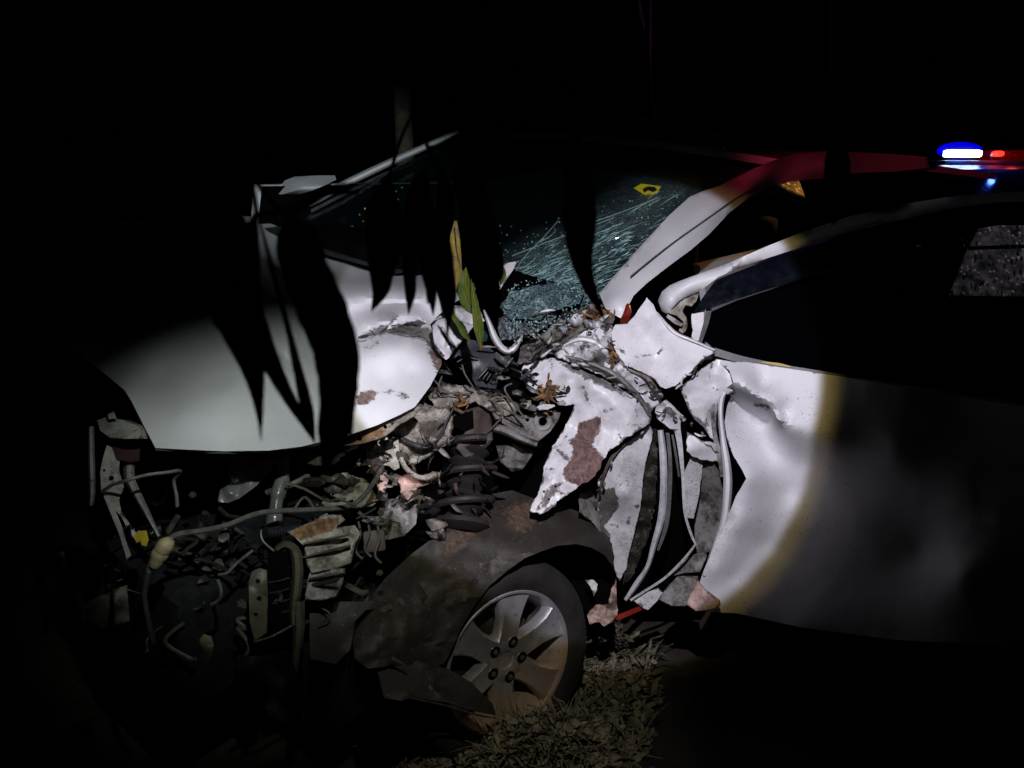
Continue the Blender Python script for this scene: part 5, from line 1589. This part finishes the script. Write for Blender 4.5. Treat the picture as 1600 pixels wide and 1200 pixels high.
b1 = branch('drooping branch with long dark leaves before the left of the hood', (380, -60, .62),
            [[(380, -60, .62), (384, 60, .62), (378, 180, .62), (390, 270, .62), (402, 335, .62)], [(378, 180, .62), (352, 240, .62), (338, 290, .62)], [(390, 270, .62), (420, 310, .62), (445, 335, .62)], [(402, 335, .62), (440, 330, .63), (500, 305, .64), (560, 300, .65)]])
leaf(b1, [(338, 285), (340, 350), (352, 430), (378, 510), (396, 580), (405, 640), (408, 690)], [5, 46, 52, 36, 18, 7, .5], .60)
leaf(b1, [(400, 332), (385, 400), (392, 470), (412, 540), (445, 610), (478, 665), (493, 694)], [3, 22, 17, 17, 11, 6, .5], .63)
leaf(b1, [(404, 338), (420, 400), (436, 460), (452, 520), (466, 580), (480, 640), (492, 690)], [1.5, 3.5, 4.5, 5, 8, 10, 1], .66)
leaf(b1, [(449, 335), (462, 370), (480, 430), (505, 490), (525, 550), (528, 620), (520, 680), (506, 735)], [3, 32, 38, 40, 36, 30, 24, 3], .58, fold=.05)
leaf(b1, [(520, 560), (535, 600), (545, 630), (548, 660), (550, 694)], [6, 12, 8, 5, .5], .61)
leaf(b1, [(312, 300), (290, 360), (300, 410), (312, 440), (322, 486)], [4, 20, 16, 12, 1], .70)
leaf(b1, [(448, 334), (475, 322), (510, 300), (545, 290), (585, 286)], [2, 6, 7, 5, .5], .64)

b2 = branch('cluster of pointed leaves dangling over the middle of the windscreen', (660, -60, .8),
            [[(660, -60, .8), (664, 60, .8), (655, 160, .8), (668, 230, .8)], [(655, 160, .8), (625, 220, .8), (608, 280, .8)], [(668, 230, .8), (720, 240, .82), (752, 300, .84)], [(668, 230, .8), (690, 280, .82), (686, 340, .84)], [(664, 60, .8), (760, 120, .8), (880, 150, .8), (893, 180, .8)]])
leaf(b2, [(607, 275), (600, 320), (602, 370), (597, 420), (594, 455), (580, 487)], [3, 26, 31, 21, 13, .5], .78)
leaf(b2, [(640, 290), (640, 320), (640, 360), (640, 420), (641, 460), (638, 492)], [3, 8, 10, 11, 8, .5], .86)
leaf(b2, [(664, 262), (655, 300), (660, 340), (668, 400), (674, 450), (677, 494)], [3, 18, 20, 16, 10, .5], .82)
leaf(b2, [(686, 330), (692, 380), (697, 430), (700, 470), (700, 505), (696, 545)], [2, 13, 14, 13, 4, .5], .84)
leaf(b2, [(690, 262), (696, 310), (690, 350), (675, 400), (672, 440), (668, 475)], [3, 14, 15, 12, 8, 1], .83)
leaf(b2, [(752, 295), (745, 340), (750, 390), (760, 440), (770, 480), (774, 515)], [3, 26, 28, 22, 14, 1], .80)
leaf(b2, [(735, 215), (730, 260), (738, 310), (760, 360), (778, 420), (782, 440)], [2, 20, 24, 18, 10, 1], .86)
leaf(b2, [(893, 178), (900, 240), (905, 300), (906, 350), (908, 400), (918, 440), (933, 475), (946, 503)], [2, 16, 24, 25, 19, 12, 7, .5], .72)
tube('leaf_tip', b2, [(946, 500, .418), (948, 515, .418), (942, 530, .418), (925, 540, .418), (905, 545, .418)], .0004, M['leafd'], seg=5)
leaf(b2, [(858, 60), (862, 110), (860, 150), (850, 190)], [2, 14, 12, 1], .9)

b3 = branch('torch-lit green leaves caught between hood and windscreen', (712, 350, 1.75),
            [[(712, 350, 1.75), (716, 400, 1.77), (735, 470, 1.8), (748, 525, 1.85)], [(700, 482, 1.8), (714, 505, 1.8), (732, 532, 1.78)]])
lb = [leaf(b3, [(712, 345), (711, 375), (712, 410), (715, 440), (720, 470)], [2, 8, 9, 7, 1], 1.78, M['leafy']),
      leaf(b3, [(728, 418), (726, 440), (730, 462), (738, 480), (747, 493)], [1, 9, 14, 11, 1], 1.74, M['leafl'], fold=.4),
      leaf(b3, [(736, 436), (742, 475), (748, 512), (752, 546)], [1, 5, 8, 1], 1.72, M['leafl'], fold=.4),
      leaf(b3, [(697, 470), (706, 490), (716, 506), (726, 522), (735, 533)], [1, 3.5, 4, 5, 1], 1.76, M['leafl'], fold=.4),
      leaf(b3, [(776, 430), (782, 420), (786, 430), (782, 445)], [1, 5, 5, 1], 1.8, M['leafl'])]
tube('midrib', lb[1], [(728, 418, 1.736), (727, 440, 1.735), (731, 462, 1.734), (739, 481, 1.735), (747, 493, 1.737)], .0012, M['leafy'], seg=5)
tube('midrib', lb[2], [(736, 436, 1.716), (742, 475, 1.715), (748, 512, 1.714), (752, 546, 1.716)], .0012, M['leafy'], seg=5)

b4 = branch('dark leaf hanging in front of the red-lit roof rail', (1300, -60, .9), [[(1300, -60, .9), (1298, 60, .9), (1302, 160, .9), (1305, 210, .9)]])
leaf(b4, [(1305, 205), (1308, 240), (1308, 280), (1306, 320), (1302, 352)], [3, 17, 21, 17, 1], .9)
leaf(b4, [(1160, 70), (1156, 110), (1148, 160), (1140, 200), (1130, 235)], [2, 14, 16, 10, 1], .85)
leaf(b4, [(1298, 60), (1250, 100), (1220, 160), (1200, 230)], [2, 16, 18, 1], .88)

# ------------------------------------------------------------------ ground cover: uprooted grass and leaf litter by the wheel
def ground_hit(u, v):
    d = 1.0
    while d < 6:
        p = P(u, v, d)
        if p.z <= ground_h(p.x, p.y):
            return p
        d += .012
    return p


def ground_cover():
    V, Fc = [], []
    reg = [(530, 1130), (640, 1105), (700, 1095), (790, 1100), (860, 1062), (900, 1010), (950, 990), (1000, 1005), (1035, 1080), (1025, 1150), (980, 1240), (600, 1240)]
    n = 0
    cl = [(rng.uniform(580, 1040), rng.uniform(985, 1235)) for _ in range(150)]
    while n < 2300:
        cu_, cv_ = rng.choice(cl)
        u, v = rng.gauss(cu_, 9), rng.gauss(cv_, 7)
        if not in_poly((u, v), reg) and rng.random() > .03:
            continue
        p = ground_hit(u, v)
        p.z = ground_h(p.x, p.y) - .004
        a = rng.uniform(0, 2 * math.pi)
        h = rng.uniform(.01, .05) + rng.random() ** 4 * .07
        lean = Vector((math.cos(a), math.sin(a), 0)) * h * rng.uniform(.5, 2.2)
        side = Vector((-math.sin(a + rng.uniform(-.8, .8)), math.cos(a), 0)) * rng.uniform(.0012, .0046)
        s = len(V)
        V += [p - side, p + side, p + lean * .45 + Vector((0, 0, h * .8)) - side * .8, p + lean * .45 + Vector((0, 0, h * .8)) + side * .8, p + lean + Vector((0, 0, h * rng.uniform(.5, 1)))]
        Fc += [(s, s + 1, s + 3, s + 2), (s + 2, s + 3, s + 4)]
        n += 1
    o = mesh_obj('grass', V, Fc, M['grass'], None, smooth=False)
    tag(o, 'flattened grass and roots heaped against the front wheel', 'grass')
    o['kind'] = 'stuff'
    V, Fc = [], []
    for i in range(2600):
        u, v = rng.uniform(530, 1060), rng.uniform(990, 1240)
        if not in_poly((u, v), reg):
            continue
        p = ground_hit(u, v)
        p.z = ground_h(p.x, p.y) + rng.uniform(.005, .05)
        B = Matrix.Rotation(rng.uniform(0, 6.28), 3, 'Z') @ Matrix.Rotation(rng.uniform(-.9, .9), 3, 'X') @ Matrix.Rotation(rng.uniform(-.9, .9), 3, 'Y')
        L, w = rng.uniform(.012, .06), rng.uniform(.003, .013)
        s = len(V)
        for x, y, z in ((-1, 0, .1), (-.4, -1, 0), (-.4, 1, .1), (.0, 0, -.2), (.4, -.9, .1), (.4, .9, 0), (1, 0, .25)):
            V.append(p + B @ Vector((x * L * .5, y * w, z * w)))
        Fc += [(s, s + 1, s + 3), (s, s + 3, s + 2), (s + 1, s + 4, s + 3), (s + 3, s + 5, s + 2), (s + 4, s + 6, s + 3), (s + 3, s + 6, s + 5)]
    o = mesh_obj('leaf_litter', V, Fc, M['litter'], None, smooth=False)
    tag(o, 'dead leaves and torn straw scattered before the front wheel', 'leaf litter')
    o['kind'] = 'stuff'


ground_cover()

# ------------------------------------------------------------------ patrol vehicle with the light bar
def patrol():
    c = P(1555, 258, 7.6)
    base = Vector((c.x, c.y, GZ))
    zr = c.z - GZ
    t = thing('patrol_vehicle', 'dark vehicle behind the wreck with glowing blue and red roof light bar', 'vehicle', base)
    B = Matrix.Rotation(RAD(8), 3, 'Z')      # its own -y faces the camera

    def pt(x, y, z):
        return base + B @ Vector((x, y, z))

    def prism(name, prof, hw, mat, parent=t, hw2=None):
        hw2 = hw2 or [hw] * len(prof)
        n = len(prof)
        V = [pt(-w, y, z) for (y, z), w in zip(prof, hw2)] + [pt(w, y, z) for (y, z), w in zip(prof, hw2)]
        Fc = [tuple(reversed(range(n))), tuple(n + i for i in range(n))]
        for i in range(n):
            j = (i + 1) % n
            Fc.append((i, j, n + j, n + i))
        return mesh_obj(name, V, Fc, mat, parent, smooth=False)
    prism('body', [(-1.9, .35), (-2.0, .6), (-1.95, .85), (-1.75, .95), (-.95, 1.05), (2.3, 1.1), (2.4, .8), (2.35, .35)], .88, M['police'])
    prism('cabin', [(-.95, 1.05), (-.25, zr - .04), (.1, zr), (1.4, zr), (2.1, 1.1)], .8, M['police'], hw2=[.84, .66, .64, .64, .8])
    prism('windscreen', [(-.97, 1.09), (-.31, zr - .07), (-.29, zr - .07), (-.93, 1.09)], .62, M['pglass'], hw2=[.78, .62, .62, .78])
    prism('bumper', [(-2.08, .38), (-2.08, .58), (-1.95, .60), (-1.95, .36)], .86, M['black'])
    prism('grille', [(-2.02, .64), (-1.99, .80), (-1.96, .80), (-1.98, .64)], .45, M['black'])
    for s in (-1, 1):
        box('headlight', t, pt(s * .66, -1.95, .75), (.3, .08, .14), M['chrome'], B, .02)
        for y in (-1.25, 1.45):
            V, Fc = lathe_geo([(.0, .1), (.2, .1), (.22, .12), (.3, .11), (.34, .08), (.34, -.08), (.3, -.11), (0, -.11)], 28)
            R = B @ Matrix.Rotation(s * math.pi / 2, 3, 'Y')
            w = mesh_obj('wheel', [pt(s * .8, y, .34) + R @ v for v in V], Fc, M['rubber'], t)
    bar = box('light_bar', t, pt(.18, .35, zr + .025), (1.16, .26, .05), M['black'], B, .015)
    for i, (x0, x1, led, lens, dome) in enumerate(((-.36, .05, 'led_blue', 'lens_halo_blue', True), (.16, .36, 'led_red', 'lens_red', False), (.44, .72, None, 'lens_red', False))):
        xc, w = (x0 + x1) / 2, x1 - x0
        if dome:
            V, Fc = lathe_geo([(.002, -1)] + [(math.cos(a_ * .1745), math.sin(a_ * .1745)) for a_ in range(-8, 9)] + [(.002, 1)], 28)  # oversized lens dome, paints the blue halo round the lamp
            V = [Vector((v.x * (w * .5 + .05), v.y * .12, v.z * (.095 if v.z > 0 else .075))) for v in V]
        else:
            V, Fc = bevel_box_geo(w + .03, .24, .12, .05)
        mesh_obj('lens', [pt(xc, .35, zr + (.145 if dome else .10)) + B @ v for v in V], Fc, M[lens], bar)
        if led:
            ww = w if dome else .11
            V, Fc = bevel_box_geo(ww, .09, .075 if dome else .06, .03)
            mesh_obj('lamp', [pt(xc, .30, zr + .12) + B @ v for v in V], Fc, M[led], bar)
    point('blue_flash', pt(-.16, .05, zr + .16), 9, (.05, .12, 1.0), .06)
    point('blue_reflect', pt(-.16, -.35, zr + .09), 2.5, (.05, .12, 1.0), .03)
    point('red_flash', pt(.26, .05, zr + .16), 3, (1.0, .05, .04), .05)
    prism('windscreen_reflection', [(-.70, 1.26), (-.66, 1.30), (-.60, 1.26)], .3, M['chrome'])  # chrome strip stands in for the bar's reflection in the windscreen


patrol()

# ------------------------------------------------------------------ trees in the dark
def tree(label, base, h, r, lean, crown_c, crown_r, n, twist=.25):
    t = thing('tree', label, 'tree', base, 'trees standing in the dark')
    b = Vector(base)
    pts = []
    rad = []
    for i in range(11):
        f = i / 10
        pts.append(b + Vector((lean[0] * f + twist * r * math.sin(f * 7 + base[0]), lean[1] * f + twist * r * math.cos(f * 5), h * f)))
        rad.append(r * (1 - .55 * f) * (1 + .5 * max(0, .12 - f) / .12))
    V, Fc = tube_geo(pts, rad, 14)
    V = [v + (v - b).normalized() * .012 * mnoise.noise(v * 9) for v in V]
    tr = mesh_obj('trunk', V, Fc, M['bark'], t)
    top = pts[-1]
    for k in range(5):
        a = k * 1.3 + base[0]
        e = Vector(crown_c) + Vector((math.cos(a), math.sin(a), rng.uniform(-.2, .4))) * crown_r * .7
        m_ = (top + e) * .5 + Vector((0, 0, .15))
        s_ = pts[7 + k % 3]
        V, Fc = tube_geo([s_, m_, e], [r * .35, r * .22, r * .07], 7)
        mesh_obj('limb', V, Fc, M['bark'], t)
    V, Fc = [], []
    clumps = [Vector(crown_c) + Vector((rng.gauss(0, .5), rng.gauss(0, .5), rng.gauss(0, .4))) * crown_r for _ in range(16)]
    for i in range(n):
        p = rng.choice(clumps) + Vector((rng.gauss(0, 1), rng.gauss(0, 1), rng.gauss(0, .8))) * crown_r * .2
        B = Matrix.Rotation(rng.uniform(0, 6.28), 3, 'Z') @ Matrix.Rotation(rng.uniform(.3, 1.4), 3, 'X')
        L, w = rng.uniform(.06, .13), rng.uniform(.015, .03)
        s = len(V)
        for x, y in ((0, 0), (-w, L * .4), (w, L * .4), (0, L)):
            V.append(p + B @ Vector((x, -y, -abs(x) * .3)))
        Fc += [(s, s + 1, s + 2), (s + 1, s + 3, s + 2)]
    mesh_obj('crown', V, Fc, M['crown'], t, smooth=False, kind='stuff')
    return t


def tree_at(label, u, d, h, r, lean, cr, n, ch):
    p = P(u, 200, d)
    base = (p.x - lean[0] * .45, p.y, GZ)
    return tree(label, base, h, r, lean, (base[0] + lean[0], base[1] + lean[1], h + ch), cr, n)


tree_at('faint crooked tree trunk in the dark left of the hood', 258, 5.2, 3.4, .10, (-.25, .2), 1.2, 1500, .6)
tree_at('dim straight tree trunk rising behind the windscreen', 628, 5.0, 3.4, .085, (.05, .1), 1.2, 1500, .6)
pc = P(955, -40, 6.5)
tree('tree with drooping foliage tinged purple at the top of the view', (pc.x + .9, pc.y + .6, GZ), 3.2, .11, (-.7, -.4), (pc.x + .1, pc.y, pc.z + .35), .55, 2600)
# faint purple wash of the flashing lamps on that foliage
spot('beacon_wash', P(1560, 240, 7.2), tuple(P(968, 25, 6.5)), 70, 7, .9, (.75, .08, .9), .05)
